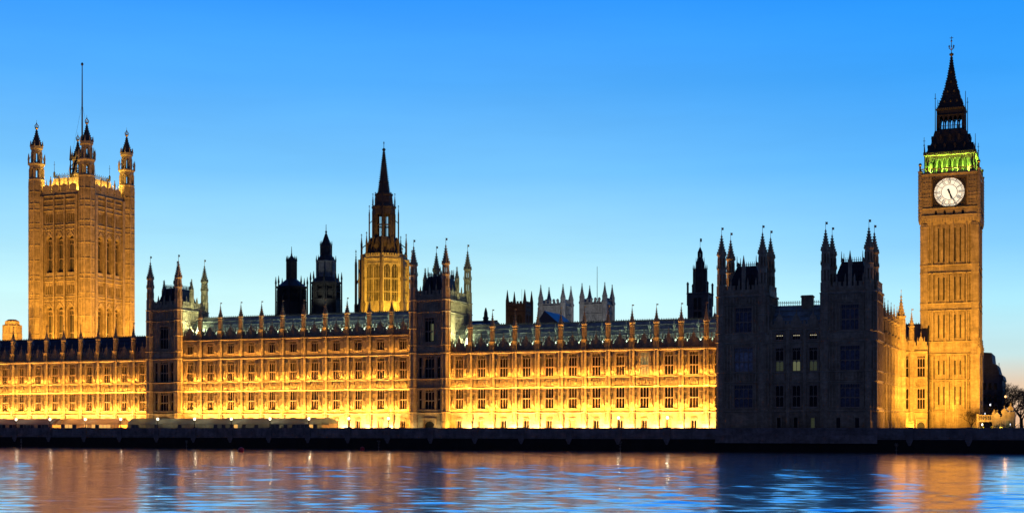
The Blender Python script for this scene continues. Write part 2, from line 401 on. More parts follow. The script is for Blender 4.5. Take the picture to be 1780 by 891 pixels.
def gablet_mesh():
    mb = MB()
    mb.prism([(-.75, 0), (.75, 0), (.75, 1.7), (.45, 1.7), (.45, 2.1), (0, 2.9), (-.45, 2.1), (-.45, 1.7), (-.75, 1.7)], -.12, .35)
    mb.prism([(-.3, .5), (.3, .5), (.3, 1.3), (0, 1.75), (-.3, 1.3)], -.24, -.12)
    for s in (-1, 1):
        mb.taper(s*.75, .1, 1.7, 2.7, .11, .11, .02, .02); mb.box(s*.75-.13, s*.75+.13, -.05, .25, 0, 1.75)
    for z, x in ((2.2, .42), (2.5, .24)): mb.box(-x-.08, -x+.08, 0, .2, z, z+.16); mb.box(x-.08, x+.08, 0, .2, z, z+.16)
    mb.taper(0, .1, 2.8, 4.1, .09, .09, .02, .02); mb.box(-.2, .2, .05, .15, 3.4, 3.5)
    return mb.mesh('gablet', STONE2)
GABLET = gablet_mesh()
def ventcap_mesh():
    mb = MB(); mb.lathe(0, 0, [(.22, 0), (.22, 1.0), (.40, 1.05), (.44, 1.5), (.30, 1.75), (.08, 2.2), (.05, 2.7)], 8)
    return mb.mesh('roof_vent', IRON)
VENT = ventcap_mesh()
def crenel(mb, x0, x1, y0, y1, z, h=1.0, step=.9, low=.45):
    n = max(1, round((x1-x0)/step)); s = (x1-x0)/n
    mb.box(x0, x1, y0, y1, z, z+low)
    for k in range(n):
        a = x0+k*s+.5*s*.44; mb.box(a, a+s*.56, y0+.003, y1-.003, z+low-.02, z+h)
        mb.box(a-.05, a+s*.56+.05, y0-.06, y1+.06, z+h, z+h+.1)
def pierced(mb, x0, x1, y, z0, z1, step=.55):
    """blind arcaded parapet"""
    n = max(1, round((x1-x0)/step)); s = (x1-x0)/n
    mb.box(x0, x1, y, y+.3, z0, z1)
    for k in range(n+1):
        x = x0+k*s; mb.box(x-.06, x+.06, y-.1, y, z0+.1, z1)
    for k in range(n): mb.arch(x0+k*s+.06, x0+(k+1)*s-.06, z1-.5, z1-.08, y-.08, y, 2)
def stringc(mb, x0, x1, y, z, h=.22, p=.28):
    mb.prismx([(y, z-h*.5), (y-p*.5, z-h*.35), (y-p, z), (y-p, z+h*.4), (y-p*.2, z+h*.75), (y, z+h*.8)], x0, x1)

FL = dict(lower=(5.0, 10.1), band=(10.2, 12.2), upper=(12.3, 17.9))
def build_range(name, label, x0, x1, first, step, npin, three, roof_m, zc, ridge, tip, shaft, group, cat='building', y=0, missing_ground=()):
    root = thing(name, label, cat, (x0, y, 0), 0, group)
    L = x1-x0
    pins = [first-x0+k*step for k in range(npin)]
    cents = [(a+b)/2 for a, b in zip(pins, pins[1:])]
    if pins[0] > step*.6: cents.insert(0, pins[0]-step/2)
    if L-pins[-1] > step*.6: cents.append(pins[-1]+step/2)
    W = 2.0
    ops = []
    wm = {'u': (W, 5.0, 12.55), 'l': (W, 4.55, 5.35), 'g': (1.25, 1.75, .95)}
    for c in cents:
        for k in 'ulg':
            w, h, z = wm[k]; ops.append((c-w/2, c+w/2, z, z+h))
        if three: ops.append((c-W/2, c+W/2, 19.3, 21.9))
        ops.append((c-1.15, c+1.15, 10.3, 12.0))
        for s in (-1, 1):
            if 0 < c+s*1.68 < L-.3:
                for a, b in ((6.1, 8.85), (13.4, 16.65)): ops.append((c+s*1.68-.26, c+s*1.68+.26, a, b))
    wallmb = MB().wall(0, L, 0, zc, 0, ops, .62)
    MB().box(0, L, .72, 14, 0, zc-.3).build('inner_block', GREYST, root)
    wu = window_mesh(W, 5.0, 3, 2, .85); wl = window_mesh(W, 4.55, 3, 2, .0); wg = window_mesh(1.25, 1.75, 2, 1); wt = window_mesh(W, 2.6, 3, 1, .55)
    pu = pane_mesh(W, 5.0); pl = pane_mesh(W, 4.55); pl2 = pane_mesh(W, 4.55, CURT); pg = pane_mesh(1.25, 1.75, WARMWIN); pt = pane_mesh(W, 2.6); pgd = pane_mesh(1.25, 1.75)
    lit = pane_mesh(W, 5.0, LITWIN); pcurt = pane_mesh(W, 5.0, CURT)
    nf = [(5.0, 10.1), (12.3, 17.9)] + ([(18.7, 22.7)] if three else [])
    nm = niche_mesh(nf, 0, zc)
    hood = MB(); hood.box(-.85, .85, -.28, 0, 2.95, 3.08); hood.box(-.85, -.68, -.2, 0, .6, 2.95); hood.box(.68, .85, -.2, 0, .6, 2.95); hood.taper(0, -.12, 3.08, 3.3, .8, .12, .6, .1)
    hm = hood.mesh('window_hood', STONE)
    for i, c in enumerate(cents):
        o = put(wu, 'window', root, (c, 0, 12.55)); put(lit if (three is False and name == 'north_palace_range' and i == 8) else (pcurt if (i*5+int(abs(x0))) % 7 == 2 else pu), 'pane', o)
        o = put(wl, 'window', root, (c, 0, 5.35)); put(pl2 if (i*3+int(abs(x0))) % 5 == 1 else pl, 'pane', o)
        o = put(wg, 'window', root, (c, 0, .95)); put(pg if i % 4 == 1 else pgd, 'pane', o)
        put(hm, 'window_hood', root, (c, 0, 0))
        put(ARMS, 'coat_of_arms', root, (c, .06, 10.32))
        if three: o = put(wt, 'window', root, (c, 0, 19.3)); put(pt, 'pane', o)
        put(GABLET, 'gablet', root, (c, -.05, zc+.3))
        for s in (-1, 1):
            if 0 < c+s*1.68 < L-.3:
                q = put(nm, 'niche', root, (c+s*1.68, 0, 0))
                for a, b in nf[:2]: put(STAT, 'statue', q, (0, -.2, a+1.1))
    bands = [4.4, 10.0, 12.2, 17.95] + ([22.6] if three else [])
    bm = buttress_mesh(0, zc, bands); pm = pinnacle_mesh(zc, shaft, tip)
    for p in pins:
        b = put(bm, 'buttress', root, (p, 0, 0)); put(pm, 'pinnacle', b)
    # drain pipes, one beside each buttress
    pipe = MB().tube((0, -.16, .2), (0, -.16, zc-.4), .07, n=5)
    for z in (3, 8, 13, 17): pipe.box(-.13, .13, -.26, 0, z, z+.2)
    ppm = pipe.mesh('drain_pipe', BLACK)
    for p in pins: put(ppm, 'drain_pipe', root, (p+.78, 0, 0))
    for z, p, h in [(.55, .3, .25), (4.35, .42, .3), (5.0, .3, .2), (10.05, .34, .26), (12.22, .34, .26), (18.0, .5, .5)] + ([(18.55, .2, .2), (22.65, .45, .4)] if three else []):
        m = MB(); stringc(m, 0, L, 0, z, h, p); m.build('string_course', STONE, root)
    # panel work in the arms band and between ledges
    tr = wallmb
    n = int(L/.5)
    for k in range(n):
        x = (k+.5)*L/n
        if all(abs(x-c) > 1.15 for c in cents):
            tr.box(x-.05, x+.05, -.1, 0, 10.3, 12.1); tr.lathe(x+.25, -.04, [(.12, 11.0), (.16, 11.2), (.12, 11.4)], 4)
        tr.box(x-.04, x+.04, -.08, 0, 17.1 if not three else 17.2, 17.75)
        if three: tr.box(x-.04, x+.04, -.08, 0, 18.8, 19.1)
    for c in cents:   # bosses under the cornice
        for k in range(-6, 7): tr.box(c+k*.4-.08, c+k*.4+.08, -.62, -.4, zc-.34, zc-.14)
    tr.build('wall', STONE, root)
    # parapet
    pr = MB()
    edges = [0]+pins+[L]
    pierced(pr, 0, L, -.05, zc+.05, zc+.95)
    for a, b in zip(edges, edges[1:]):
        if b-a > 1.5: crenel(pr, a+.55, b-.55, -.05, .25, zc+.95, .75, .8, .12)
    for a, b in zip(edges, edges[1:]):
        for q in (.25, .75):
            x = a+(b-a)*q
            if b-a > 3: pr.box(x-.09, x+.09, -.1, .1, zc+1.6, zc+2.3); pr.taper(x, 0, zc+2.3, zc+3.1, .1, .1, .02, .02)
    pr.build('parapet', STONE2, root)
    # roof: cast-iron plates with ribs
    ez, ry = zc+.7, 7.0
    rf = MB(); rf.prismx([(1.0, ez), (ry, ridge), (13, ez), (13, ez-.5), (1.0, ez-.5)], 0, L)
    sl = (ridge-ez)/(ry-1.0)
    nr = int(L/.9)
    for k in range(nr+1):
        x = k*L/nr; rf.prismx([(1.0, ez+.06), (ry, ridge+.06), (ry, ridge-.02), (1.0, ez-.02)], x-.035, x+.035)
    for t in (.2, .4, .6, .8):
        yy = 1+(ry-1)*t; zz = ez+(ridge-ez)*t; rf.prismx([(yy-.1, zz-.02), (yy-.06, zz+.13), (yy+.1, zz+.1)], 0, L)
    roof = rf.build('roof', roof_m, root)
    cz = MB(); cz.box(0, L, ry-.08, ry+.08, ridge-.05, ridge+.15)
    for k in range(int(L/.55)):
        x = (k+.5)*.55; cz.prism([(x-.14, ridge+.15), (x+.14, ridge+.15), (x, ridge+.5)], ry-.04, ry+.04)
    cz.build('ridge_cresting', LEAD, roof)
    for c in cents:
        for dx in (-1.35, 1.35):
            if 0 < c+dx < L: put(VENT, 'roof_vent', roof, (c+dx, 1.15, ez-.2))
        put(VENT, 'roof_vent', roof, (c, 1+(ry-1)*.55, ez+(ridge-ez)*.5))
    return root

DARKISH = STONE
rng_s = build_range('south_palace_range', 'floodlit two storey palace front left of the left flanking tower, with unlit dark navy roof', -164.9, -98.95, -159.1, 5.52, 11, False, NAVYROOF, 18.5, 24.6, 27.0, 23.9, 'floodlit palace ranges')  # no gutter lamps here; the roof's unlit look is put into its navy colour
rng_c = build_range('central_palace_range', 'floodlit palace front one storey taller than its neighbours, between the two flanking towers', -89.3, -24.9, -83.7, 5.92, 10, True, IRON, 22.9, 28.8, 31.2, 28.4, 'floodlit palace ranges')
rng_n = build_range('north_palace_range', 'floodlit palace front between the right flanking tower and the unlit dark pavilion', -16.2, 49.7, -10.3, 5.52, 11, False, IRON, 18.5, 24.9, 27.2, 24.1, 'floodlit palace ranges')

# ------------------------------------------------------------------ flanking towers
def tower_turret(r, z0, zcor, zopen, zs, zt, bands, m=STONE, two=True):
    mb = MB()
    mb.lathe(0, 0, [(r*1.12, z0), (r*1.12, z0+2.2), (r, z0+2.6), (r, zcor)], 8)
    ribs_oct(mb, 0, 0, r, z0+2.6, zcor, .11)
    for b in bands: collar(mb, 0, 0, r, b, .4, .22)
    mb.lathe(0, 0, [(r, zcor), (r*.93, zcor+.1), (r*.93, zopen)], 8); ribs_oct(mb, 0, 0, r*.93, zcor+.3, zopen, .1)
    for k in range(4):
        mb.lathe(0, 0, [(r*.98, zcor+(zopen-zcor)*(k+.5)/4), (r*.98, zcor+(zopen-zcor)*(k+.5)/4+.1)], 8)
    zm = zopen+(zs-zopen)*.52
    r2 = r*.86
    open_stage(mb, 0, 0, r2, zopen, zm if two else zs, .25, head=.9)
    if two:
        mb.lathe(0, 0, [(r2, zm), (r2*1.12, zm+.15), (r2*1.12, zm+.3), (r2*.9, zm+.4)], 8)
        for k in range(8):
            a = pi/8+2*pi*k/8; mb.taper(r2*1.08*cos(a), r2*1.08*sin(a), zm+.3, zm+1.1, .09, .09, .02, .02)
        open_stage(mb, 0, 0, r2*.92, zm+.35, zs, .22, head=.7)
    mb.lathe(0, 0, [(r2*.9, zs-.25), (r2*1.1, zs-.05), (r2*1.1, zs+.1)], 8)
    for k in range(8):
        a = pi/8+2*pi*k/8; mb.taper(r2*1.0*cos(a), r2*1.0*sin(a), zs, zs+.8, .1, .1, .02, .02)
    me = mb.mesh('turret', m)
    sp = MB(); spire(sp, 0, 0, r2*1.02, zs+.08, zt, 6, crock=.19, ball=.15); vane(sp, 0, 0, zt-.1, 1.5)
    return me, sp.mesh('spirelet', m)
def mansard(root, cx, cy, w, d, z0, z1, m, slope=1.4):
    mb = MB(); mb.taper(cx, cy, z0, z1, w/2, d/2, w/2-slope, d/2-slope)
    for k in range(6):
        t = k/6; zz = z0+(z1-z0)*t; mb.taper(cx, cy, zz, zz+.1, w/2-slope*t+.05, d/2-slope*t+.05, w/2-slope*t+.05, d/2-slope*t+.05)
    rf = mb.build('roof', m, root)
    c = MB(); W, D = w/2-slope, d/2-slope
    c.box(cx-W, cx+W, cy-D-.04, cy-D+.04, z1+.35, z1+.43); c.box(cx-W, cx+W, cy+D-.04, cy+D+.04, z1+.35, z1+.43)
    for sx in (-W, W): c.box(cx+sx-.04, cx+sx+.04, cy-D, cy+D, z1+.35, z1+.43)
    n = int(2*W/.4)
    for k in range(n+1):
        x = cx-W+2*W*k/n
        for yy in (cy-D, cy+D): c.box(x-.04, x+.04, yy-.04, yy+.04, z1, z1+.95)
    n = int(2*D/.4)
    for k in range(n+1):
        y = cy-D+2*D*k/n
        for xx in (cx-W, cx+W): c.box(xx-.04, xx+.04, y-.04, y+.04, z1, z1+.95)
    for sx in (-1, 1):
        for sy in (-1, 1): c.taper(cx+sx*W, cy+sy*D, z1, z1+2.2, .13, .13, .03, .03)
    c.build('roof_cresting', LEAD, rf)
    # dormer pinnacle on each slope
    for sx in (-.45, .45):
        q = MB(); q.box(-.35, .35, -.35, .5, 0, 2.0); q.taper(0, 0, 2.0, 4.2, .4, .4, .03, .03); q.build('dormer', m, rf, (cx+sx*W, cy-D-slope*.6, z0+.8))
    return rf
def flank_tower(name, label, xa, xb, yf, d, zc, floors, zpar, zopen, zs, zt, group, tr=1.0, sooty=False, center_lit=False, m=STONE, roofz=(31.5, 36.2), small=True, extra_bands=()):
    W = xb-xa
    root = thing(name, label, 'tower', ((xa+xb)/2, yf+d/2, 0), 0, group)
    hx, hd = W/2, d/2
    # faces
    fops = []
    cw = 2.5
    wins = [(0, cw, 5.3, 9.9, 3), (0, cw, 12.5, 17.6, 3), (0, cw, 20.8, 26.4, 3)]
    if W > 8: wins += [(sx*2.35, .8, a, b, 1) for sx in (-1, 1) for a, b in ((5.3, 9.9), (12.5, 17.4))]
    for f in range(4):
        half = hx if f % 2 == 0 else hd
        dist = hd if f % 2 == 0 else hx
        ops = [(u-w/2, u+w/2, a, b) for u, w, a, b, n in wins if abs(u)+w/2 < half-1.2]
        if f == 0: ops.append((-1.3, 1.3, 0.0, 2.6))
        mb = MB(rot=f*pi/2)
        mb.wall(-half, half, 0, zc, -dist, ops, .6)
        mb.build('wall', m, root)
        tr_ = MB(rot=f*pi/2)
        for z, h, p in [(4.4, .3, .4), (5.0, .2, .3), (10.05, .26, .3), (12.22, .26, .3), (18.1, .4, .45), (19.9, .3, .3), (27.6, .25, .3), (zc-.1, .5, .5)] + list(extra_bands):
            stringc(tr_, -half, half, -dist, z, h, p)
        n = max(4, int(2*half/.62))
        for k in range(n+1):
            x = -half+k*2*half/n
            for a, b in ((5.1, 9.9), (10.3, 12.0), (12.4, 17.7), (20.1, 27.3), (27.8, zc-.4)):
                if all(abs(x-u) > w/2+.12 or b < c or a > e for u, w, c, e, _ in wins): tr_.box(x-.06, x+.06, -dist-.14, -dist, a, b)
        for k in range(n):
            x = -half+k*2*half/n; s_ = 2*half/n
            for b in (9.9, 17.6, 27.3, zc-.4): tr_.arch(x+.06, x+s_-.06, b-.5, b, -dist-.1, -dist, 2)
            tr_.box(x+s_/2-.12, x+s_/2+.12, -dist-.55, -dist-.3, zc-.62, zc-.35)
        tr_.build('tracery', m, root)
        pp = MB(rot=f*pi/2)
        pierced(pp, -half+.8, half-.8, -dist, zc+.05, zc+1.1); crenel(pp, -half+.8, half-.8, -dist, -dist+.3, zc+1.1, 1.0, 1.0, .2)
        for x in (-half*.4, 0, half*.4): pp.box(x-.15, x+.15, -dist-.1, -dist+.2, zc+1.1, zc+2.6); pp.taper(x, -dist+.05, zc+2.6, zc+3.7, .17, .17, .02, .02)
        pp.build('parapet', m, root)
        for u, w, a, b, nl in wins:
            if abs(u)+w/2 < half-1.2:
                ca, sa = cos(f*pi/2), sin(f*pi/2); lx, ly = u, -dist
                wo_ = put(window_mesh(w, b-a, nl, 2, .6 if w > 2 else 0), 'window', root, (ca*lx-sa*ly, sa*lx+ca*ly, a), f*pi/2)
                put(pane_mesh(w, b-a, GLASS), 'pane', wo_)
                if center_lit and f == 0 and a > 20: MB().poly([(.15, .5, .3), (.8, .5, .3), (.8, .5, 4.2), (.15, .5, 4.2)]).build('lit_pane', LITWIN, wo_)
    # river door
    dr = MB(); dr.arch(-1.3, 1.3, 1.5, 2.6, -hd-.1, -hd+.3, 6)
    for s in (-1, 1): dr.box(s*1.5-.2, s*1.5+.2, -hd-.3, -hd, 0, 3.1)
    dr.box(-1.9, 1.9, -hd-.4, -hd, 3.0, 3.25); dr.build('door_surround', m, root)
    MB().poly([(-1.3,-hd+.35,0),(1.3,-hd+.35,0),(1.3,-hd+.35,2.6),(-1.3,-hd+.35,2.6)]).build('door', BLACK, root)
    MB().box(-hx+.9, hx-.9, -hd+.9, hd-.9, 0, zc-.2).build('inner_block', m, root)
    tm, sm = tower_turret(tr, 0, zc, zopen, zs, zt, [4.4, 10.0, 12.2, 18.1, 19.9, 23.8, 27.6, zc-.2], m)
    for sx in (-1, 1):
        for sy in (-1, 1):
            t = put(tm, 'turret', root, (sx*(hx-.1), sy*(hd-.1), 0)); put(sm, 'spirelet', t)
    if small:
        q = MB(); q.lathe(0, 0, [(.5, zc+.5), (.5, zc+5.2), (.62, zc+5.4)], 8); ribs_oct(q, 0, 0, .5, zc+.5, zc+5.2, .08); spire(q, 0, 0, .5, zc+5.4, zc+8.2, 4, crock=.12)
        qm = q.mesh('pinnacle', m)
        for x, y in ((hx*.98, 0), (-hx*.98, 0), (0, hd*.98)): put(qm, 'pinnacle', root, (x, y, 0))
    mansard(root, 0, 0, W-2.4, d-2.4, roofz[0], roofz[1], NAVYROOF)
    return root
flank_tower('flanking_tower', 'left flanking tower on the river front, beside the navy roofed range', -97.9, -89.25, -1.3, 11.4, 30.5, None, 32, 33.2, 38.4, 42.8, 'flanking towers')
flank_tower('flanking_tower', 'right flanking tower on the river front, with one lit window', -24.2, -15.8, -1.3, 12.6, 30.5, None, 32, 33.2, 38.6, 43.2, 'flanking towers', center_lit=True)

# ------------------------------------------------------------------ unlit north pavilion standing at the river's edge
pv = thing('north_pavilion', 'unlit dark pavilion block with twin turreted towers standing straight out of the river wall', 'building', (65.65, -9, 0))
def pav_tower(cx, w, litwin):
    hx, d = w/2, 9.0
    ops = [(cx-1.9, cx+1.9, 5.2, 9.8), (cx-1.9, cx+1.9, 12.5, 17.4), (cx-1.7, cx+1.7, 20.6, 25.6)]
    t = MB().wall(cx-hx, cx+hx, 0, 28.1, -.2, ops, .65)
    for a, b in ((cx-hx, -.2), (cx+hx, -.2)): t.poly([(a, -.2, 0), (a, d, 0), (a, d, 28.1), (a, -.2, 28.1)])
    t.poly([(cx-hx, d, 0), (cx+hx, d, 0), (cx+hx, d, 28.1), (cx-hx, d, 28.1)]); t.poly([(cx-hx,-.2,28.1),(cx+hx,-.2,28.1),(cx+hx,d,28.1),(cx-hx,d,28.1)])
    tw = t.build('tower', STONE, pv)
    for a, b, c, e in ops:
        wo_ = put(window_mesh(b-a, e-c, 4, 2, .8), 'window', pv, ((a+b)/2, -.2, c))
        put(pane_mesh(b-a, e-c, PALEGL if cx < 0 and 12 < c < 13 else GREYGL), 'pane', wo_)
    g = MB()
    for z, h, p in [(4.4, .4, .45), (10.3, .3, .3), (12.3, .3, .3), (18.4, .35, .4), (20.2, .3, .3), (26.2, .25, .25), (28.0, .5, .5)]:
        stringc(g, cx-hx, cx+hx, -.2, z, h, p)
        g2 = (cx+hx, cx+hx+p) if cx > 0 else None
        g.box(cx+hx, cx+hx+p*.6, -.2, d, z-h*.3, z+h*.5)
    n = 16
    for k in range(n+1):
        x = cx-hx+k*w/n
        for a, b, gap in ((5.1, 9.9, 2.1), (10.5, 12.1, 0), (12.5, 18, 2.1), (20.4, 26, 1.9), (26.4, 27.6, 0)):
            if abs(x-cx) > gap: g.box(x-.09, x+.09, -.5, -.2, a, b)
        if k < n:
            for b in (9.9, 18, 26): g.arch(x+.06, x+w/n-.06, b-.5, b, -.3, -.2, 2)
    for k in range(13):
        y = d*k/12
        for a, b in ((.5, 4.2), (5.1, 9.9), (10.5, 12.1), (12.5, 18), (18.7, 20), (20.4, 26), (26.4, 27.8)): g.box(cx+hx, cx+hx+.12, y-.06, y+.06, a, b)
    g.build('tracery', STONE, tw)
    for sgn in (0, 1):
        p = MB()
        pierced(p, cx-hx+.7, cx+hx-.7, -.2 if not sgn else d-.3, 28.15, 29.1); crenel(p, cx-hx+.7, cx+hx-.7, -.2 if not sgn else d-.3, .1 if not sgn else d, 29.1, 1.0, 1.05, .2)
        if sgn: p.build('rear_parapet', STONE, pv)
        else: pfront = p
        p2 = MB(rot=pi/2, c=(cx+hx if sgn else cx-hx+.3, 0)); crenel(p2, .7, d-.7, 0, .3, 28.15, 2.0, 1.05, 1.1); p2.build('side_parapet', STONE, pv)
    p = pfront
    for x in (-2.6, -.9, .9, 2.6): p.box(cx+x-.16, cx+x+.16, -.3, .05, 29, 30.8); p.taper(cx+x, -.12, 30.8, 31.8, .18, .18, .02, .02)
    p.box(cx-.35, cx+.35, -.25, .4, 29, 33.6); p.taper(cx, .1, 33.6, 36.4, .4, .4, .03, .03)
    p.build('parapet', STONE, pv)
    tm, sm = tower_turret(1.05, 0, 28.1, 30.2, 36.6, 41.0, [4.4, 10.2, 12.2, 18.4, 20.2, 24, 27.8], STONE)
    for sx in (-1, 1):
        for y in (.3, d-.5):
            q = put(tm, 'turret', pv, ((-11.1 if cx < 0 else 10.15)+sx*4.25, y, 0))
            put(sm, 'spirelet', q)
    rf = mansard(pv, cx, d/2, w-2.6, d-2.0, 28.6, 34.4, NAVYROOF, 1.9)
    return tw
pav_tower(-10.7, 10.4, False); pav_tower(10.75, 10.6, True)
lk = MB(); L0, L1 = -5.5, 5.45
lops = []
lc = [-3.4, 0, 3.4]
for c in lc:
    lops += [(c-.8, c+.8, 5.3, 9.6), (c-.8, c+.8, 12.5, 17.2), (c-.8, c+.8, 18.9, 20.2)]
lk.wall(L0, L1, 0, 20.9, .4, lops, .5); lk.build('link_wall', STONE, pv)
MB().box(-15.8, 16.0, 1.2, 36, 0, 18).build('inner_block', STONE, pv)
lw1 = window_mesh(1.6, 4.3, 2, 2); lw2 = window_mesh(1.6, 4.7, 2, 2, .5); lw3 = window_mesh(1.6, 1.3, 3, 1)
dimlit = mat('dim_lit_window', (.2, .2, .12), .4, .7, 2.5, emit=(.5, .6, .3), estr=.05)
brightlit = mat('ceiling_light_window', (.2, .2, .12), .4, .5, 2.5, emit=(1, .9, .6), estr=.8)
for i, c in enumerate(lc):
    o = put(lw1, 'window', pv, (c, .4, 5.3)); put(pane_mesh(1.6, 4.3), 'pane', o)
    o = put(lw2, 'window', pv, (c, .4, 12.5)); put(pane_mesh(1.6, 4.7), 'pane', o)
    MB().poly([(-.7,.38,.1),(.7,.38,.1),(.7,.38,2.2),(-.7,.38,2.2)]).build('lit_pane', dimlit if i != 1 else LITWIN, o)
    o = put(lw3, 'window', pv, (c, .4, 18.9)); put(pane_mesh(1.6, 1.3), 'pane', o)
    b = MB()
    for k in range(4): b.box(-.62+k*.34, -.44+k*.34, .36, .4, .78, .92)
    b.build('ceiling_lamp', brightlit, o)
g = MB()
for z, h, p in [(4.4, .4, .45), (10.3, .3, .3), (12.3, .3, .3), (18.4, .35, .4), (20.9, .4, .4)]: stringc(g, L0, L1, .4, z, h, p)
for c in (-5.2, -1.7, 1.7, 5.2):
    g.lathe(c, .35, [(.42, 0), (.42, 21)], 8); ribs_oct(g, c, .35, .42, 0, 21, .07)
for c in lc:
    for dx in (-1.1, 1.1): g.box(c+dx-.06, c+dx+.06, .25, .4, 5, 20.5)
g.build('tracery', STONE, pv)
g = MB(); pierced(g, L0, L1, .35, 21.1, 21.9); crenel(g, L0, L1, .35, .65, 21.9, .8, .85, .15)
for c in lc: g.prism([(c-.7, 21.3), (c+.7, 21.3), (c+.7, 23.2), (c, 24.4), (c-.7, 23.2)], .2, .6); g.taper(c, .4, 24.2, 25.4, .1, .1, .02, .02)
g.build('parapet', STONE, pv)
g = MB(); g.prismx([(1.4, 21.4), (7.5, 26.4), (13.5, 21.4)], L0, L1)
for k in range(13): x = L0+k*(L1-L0)/12; g.prismx([(1.4, 21.5), (7.5, 26.5), (7.5, 26.3)], x-.04, x+.04)
for t in (.25, .5, .75): g.prismx([(1.4+6.1*t-.1, 21.4+5*t), (1.4+6.1*t-.05, 21.55+5*t), (1.4+6.1*t+.1, 21.5+5*t)], L0, L1)
rf = g.build('roof', IRON, pv)
g = MB(); g.box(-.1, 2.2, 6.6, 8.4, 24.5, 28.4); g.box(-.25, 2.35, 6.45, 8.55, 28.0, 28.25); g.build('chimney', STONE, rf)
g = MB(); g.box(L0, L1, 7.45, 7.55, 26.9, 27.0)
for k in range(28):
    x = L0+(k+.5)*(L1-L0)/28; g.box(x-.04, x+.04, 7.46, 7.54, 26.4, 27.3); g.box(x-.1, x+.1, 7.45, 7.55, 27.15, 27.3)
g.build('ridge_cresting', LEAD, rf)
# plinth standing in the river
g = MB(); g.prismx([(-1.6, -2.1), (-.9, -.1), (-.2, .6), (2, .6), (2, -2.1)], -16.3, 16.2)
for k in range(33): x = -16.2+k; g.prismx([(-1.63, -2.1), (-.93, -.1), (-.9, -.1), (-1.58, -2.1)], x-.02, x+.02)
g.build('plinth', RIVST, pv)
for c, wm_ in ((-7, 0), (-3.4, 0), (0, 0), (3.4, 1), (8.5, 0), (12.2, 0)):
    q = MB(); q.box(c-.55, c-.4, -.35, -.2 if abs(c) > 5.4 else .4, 1, 3.2); q.box(c+.4, c+.55, -.35, -.2 if abs(c) > 5.4 else .4, 1, 3.2); q.box(c-.56, c+.56, -.36, -.2 if abs(c) > 5.4 else .4, 3.18, 3.34); q.box(c-.56, c+.56, -.36, -.2 if abs(c) > 5.4 else .4, .86, 1.02)
    wo_ = q.build('window', STONE, pv)
    MB().poly([(c-.4,-.24 if abs(c) > 5.4 else .36,1),(c+.4,-.24 if abs(c) > 5.4 else .36,1),(c+.4,-.24 if abs(c) > 5.4 else .36,3),(c-.4,-.24 if abs(c) > 5.4 else .36,3)]).build('pane', dimlit if wm_ else GLASS, wo_)

# ------------------------------------------------------------------ north return front and the wing running to the clock tower
YW = 32.0
def lowwing(name, label, origin, rz, L, pins, cents, roofside, cat='building', ridge=24.6, sm_roof=NAVYROOF, pinz=(23.9, 27.0), wins=2, group=None):
    root = thing(name, label, cat, origin, rz, group)
    ops = []
    for c in cents:
        ops += [(c-.85, c+.85, 5.3, 9.8), (c-.85, c+.85, 12.5, 17.2)]
    MB().wall(0, L, 0, 18.5, 0, ops, .62).build('wall', STONE, root)
    wa = window_mesh(1.7, 4.5, 3, 2); wb = window_mesh(1.7, 4.7, 3, 2, .6); pa = pane_mesh(1.7, 4.5); pb = pane_mesh(1.7, 4.7)
    for c in cents:
        o = put(wa, 'window', root, (c, 0, 5.3)); put(pa, 'pane', o); o = put(wb, 'window', root, (c, 0, 12.5)); put(pb, 'pane', o)
        put(ARMS, 'coat_of_arms', root, (c, -.02, 10.25)); put(GABLET, 'gablet', root, (c, -.05, 18.7))
    bm = buttress_mesh(0, 18.5, [4.4, 10.0, 12.2, 17.95]); pm = pinnacle_mesh(18.5, *pinz)
    for p in pins: b = put(bm, 'buttress', root, (p, 0, 0)); put(pm, 'pinnacle', b)
    t = MB()
    for z, p, h in ((.55, .3, .25), (4.35, .42, .3), (5.0, .3, .2), (10.05, .34, .26), (12.22, .34, .26), (18.0, .5, .5)): stringc(t, 0, L, 0, z, h, p)
    n = int(L/.6)
    for k in range(n):
        x = (k+.5)*L/n
        for a, b in ((5.1, 9.9), (10.3, 12.1), (12.4, 17.7)):
            if all(abs(x-c) > 1.05 for c in cents) or a == 10.3 and all(abs(x-c) > 1.1 for c in cents): t.box(x-.05, x+.05, -.12, 0, a, b)
    t.build('tracery', STONE, root)
    p_ = MB(); pierced(p_, 0, L, -.05, 18.55, 19.4); crenel(p_, 0, L, -.05, .25, 19.4, .75, .8, .12); p_.build('parapet', STONE, root)
    g = MB(); g.prismx([(1, 19), (6.5, ridge), (12, 19), (12, 0), (1, 0)], .2, L-.2); rf = g.build('roof', sm_roof, root)
    g = MB()
    for k in range(int(L/.55)): x = .3+k*.55; g.prism([(x-.12, ridge), (x+.12, ridge), (x, ridge+.4)], 6.46, 6.54)
    g.build('ridge_cresting', LEAD, rf)
    return root
XR = 81.75
ret = lowwing('pavilion_return_front', 'amber lit side front receding behind the dark pavilion, with a row of small pinnacles', (XR, .3, 0), pi/2, YW-.3, [2.5, 8, 13.5, 19, 24.5], [5.2, 10.7, 16.2, 21.7, 27.2], 1, ridge=21.5)
g = MB(); g.lathe(0, 0, [(.95, 0), (.95, 19)], 8); ribs_oct(g, 0, 0, .95, 0, 19, .1)
for b in (4.4, 10, 12.2, 18): collar(g, 0, 0, .95, b, .35, .2)
g.lathe(0, 0, [(.9, 19), (.9, 25.3), (1.1, 25.6), (1.1, 25.8)], 8); ribs_oct(g, 0, 0, .9, 19, 25, .1); spire(g, 0, 0, .85, 25.8, 30.6, 5); vane(g, 0, 0, 30.5, 1.2)
g.build('turret', STONE, ret, (YW-5.5, -.6, 0))
wing = lowwing('clock_court_wing', 'amber lit two storey wing with dark roof, joining the left foot of the clock tower', (81.9, YW, 0), 0, 5.6, [2.15], [.6, 4.2], 0, ridge=24.8)
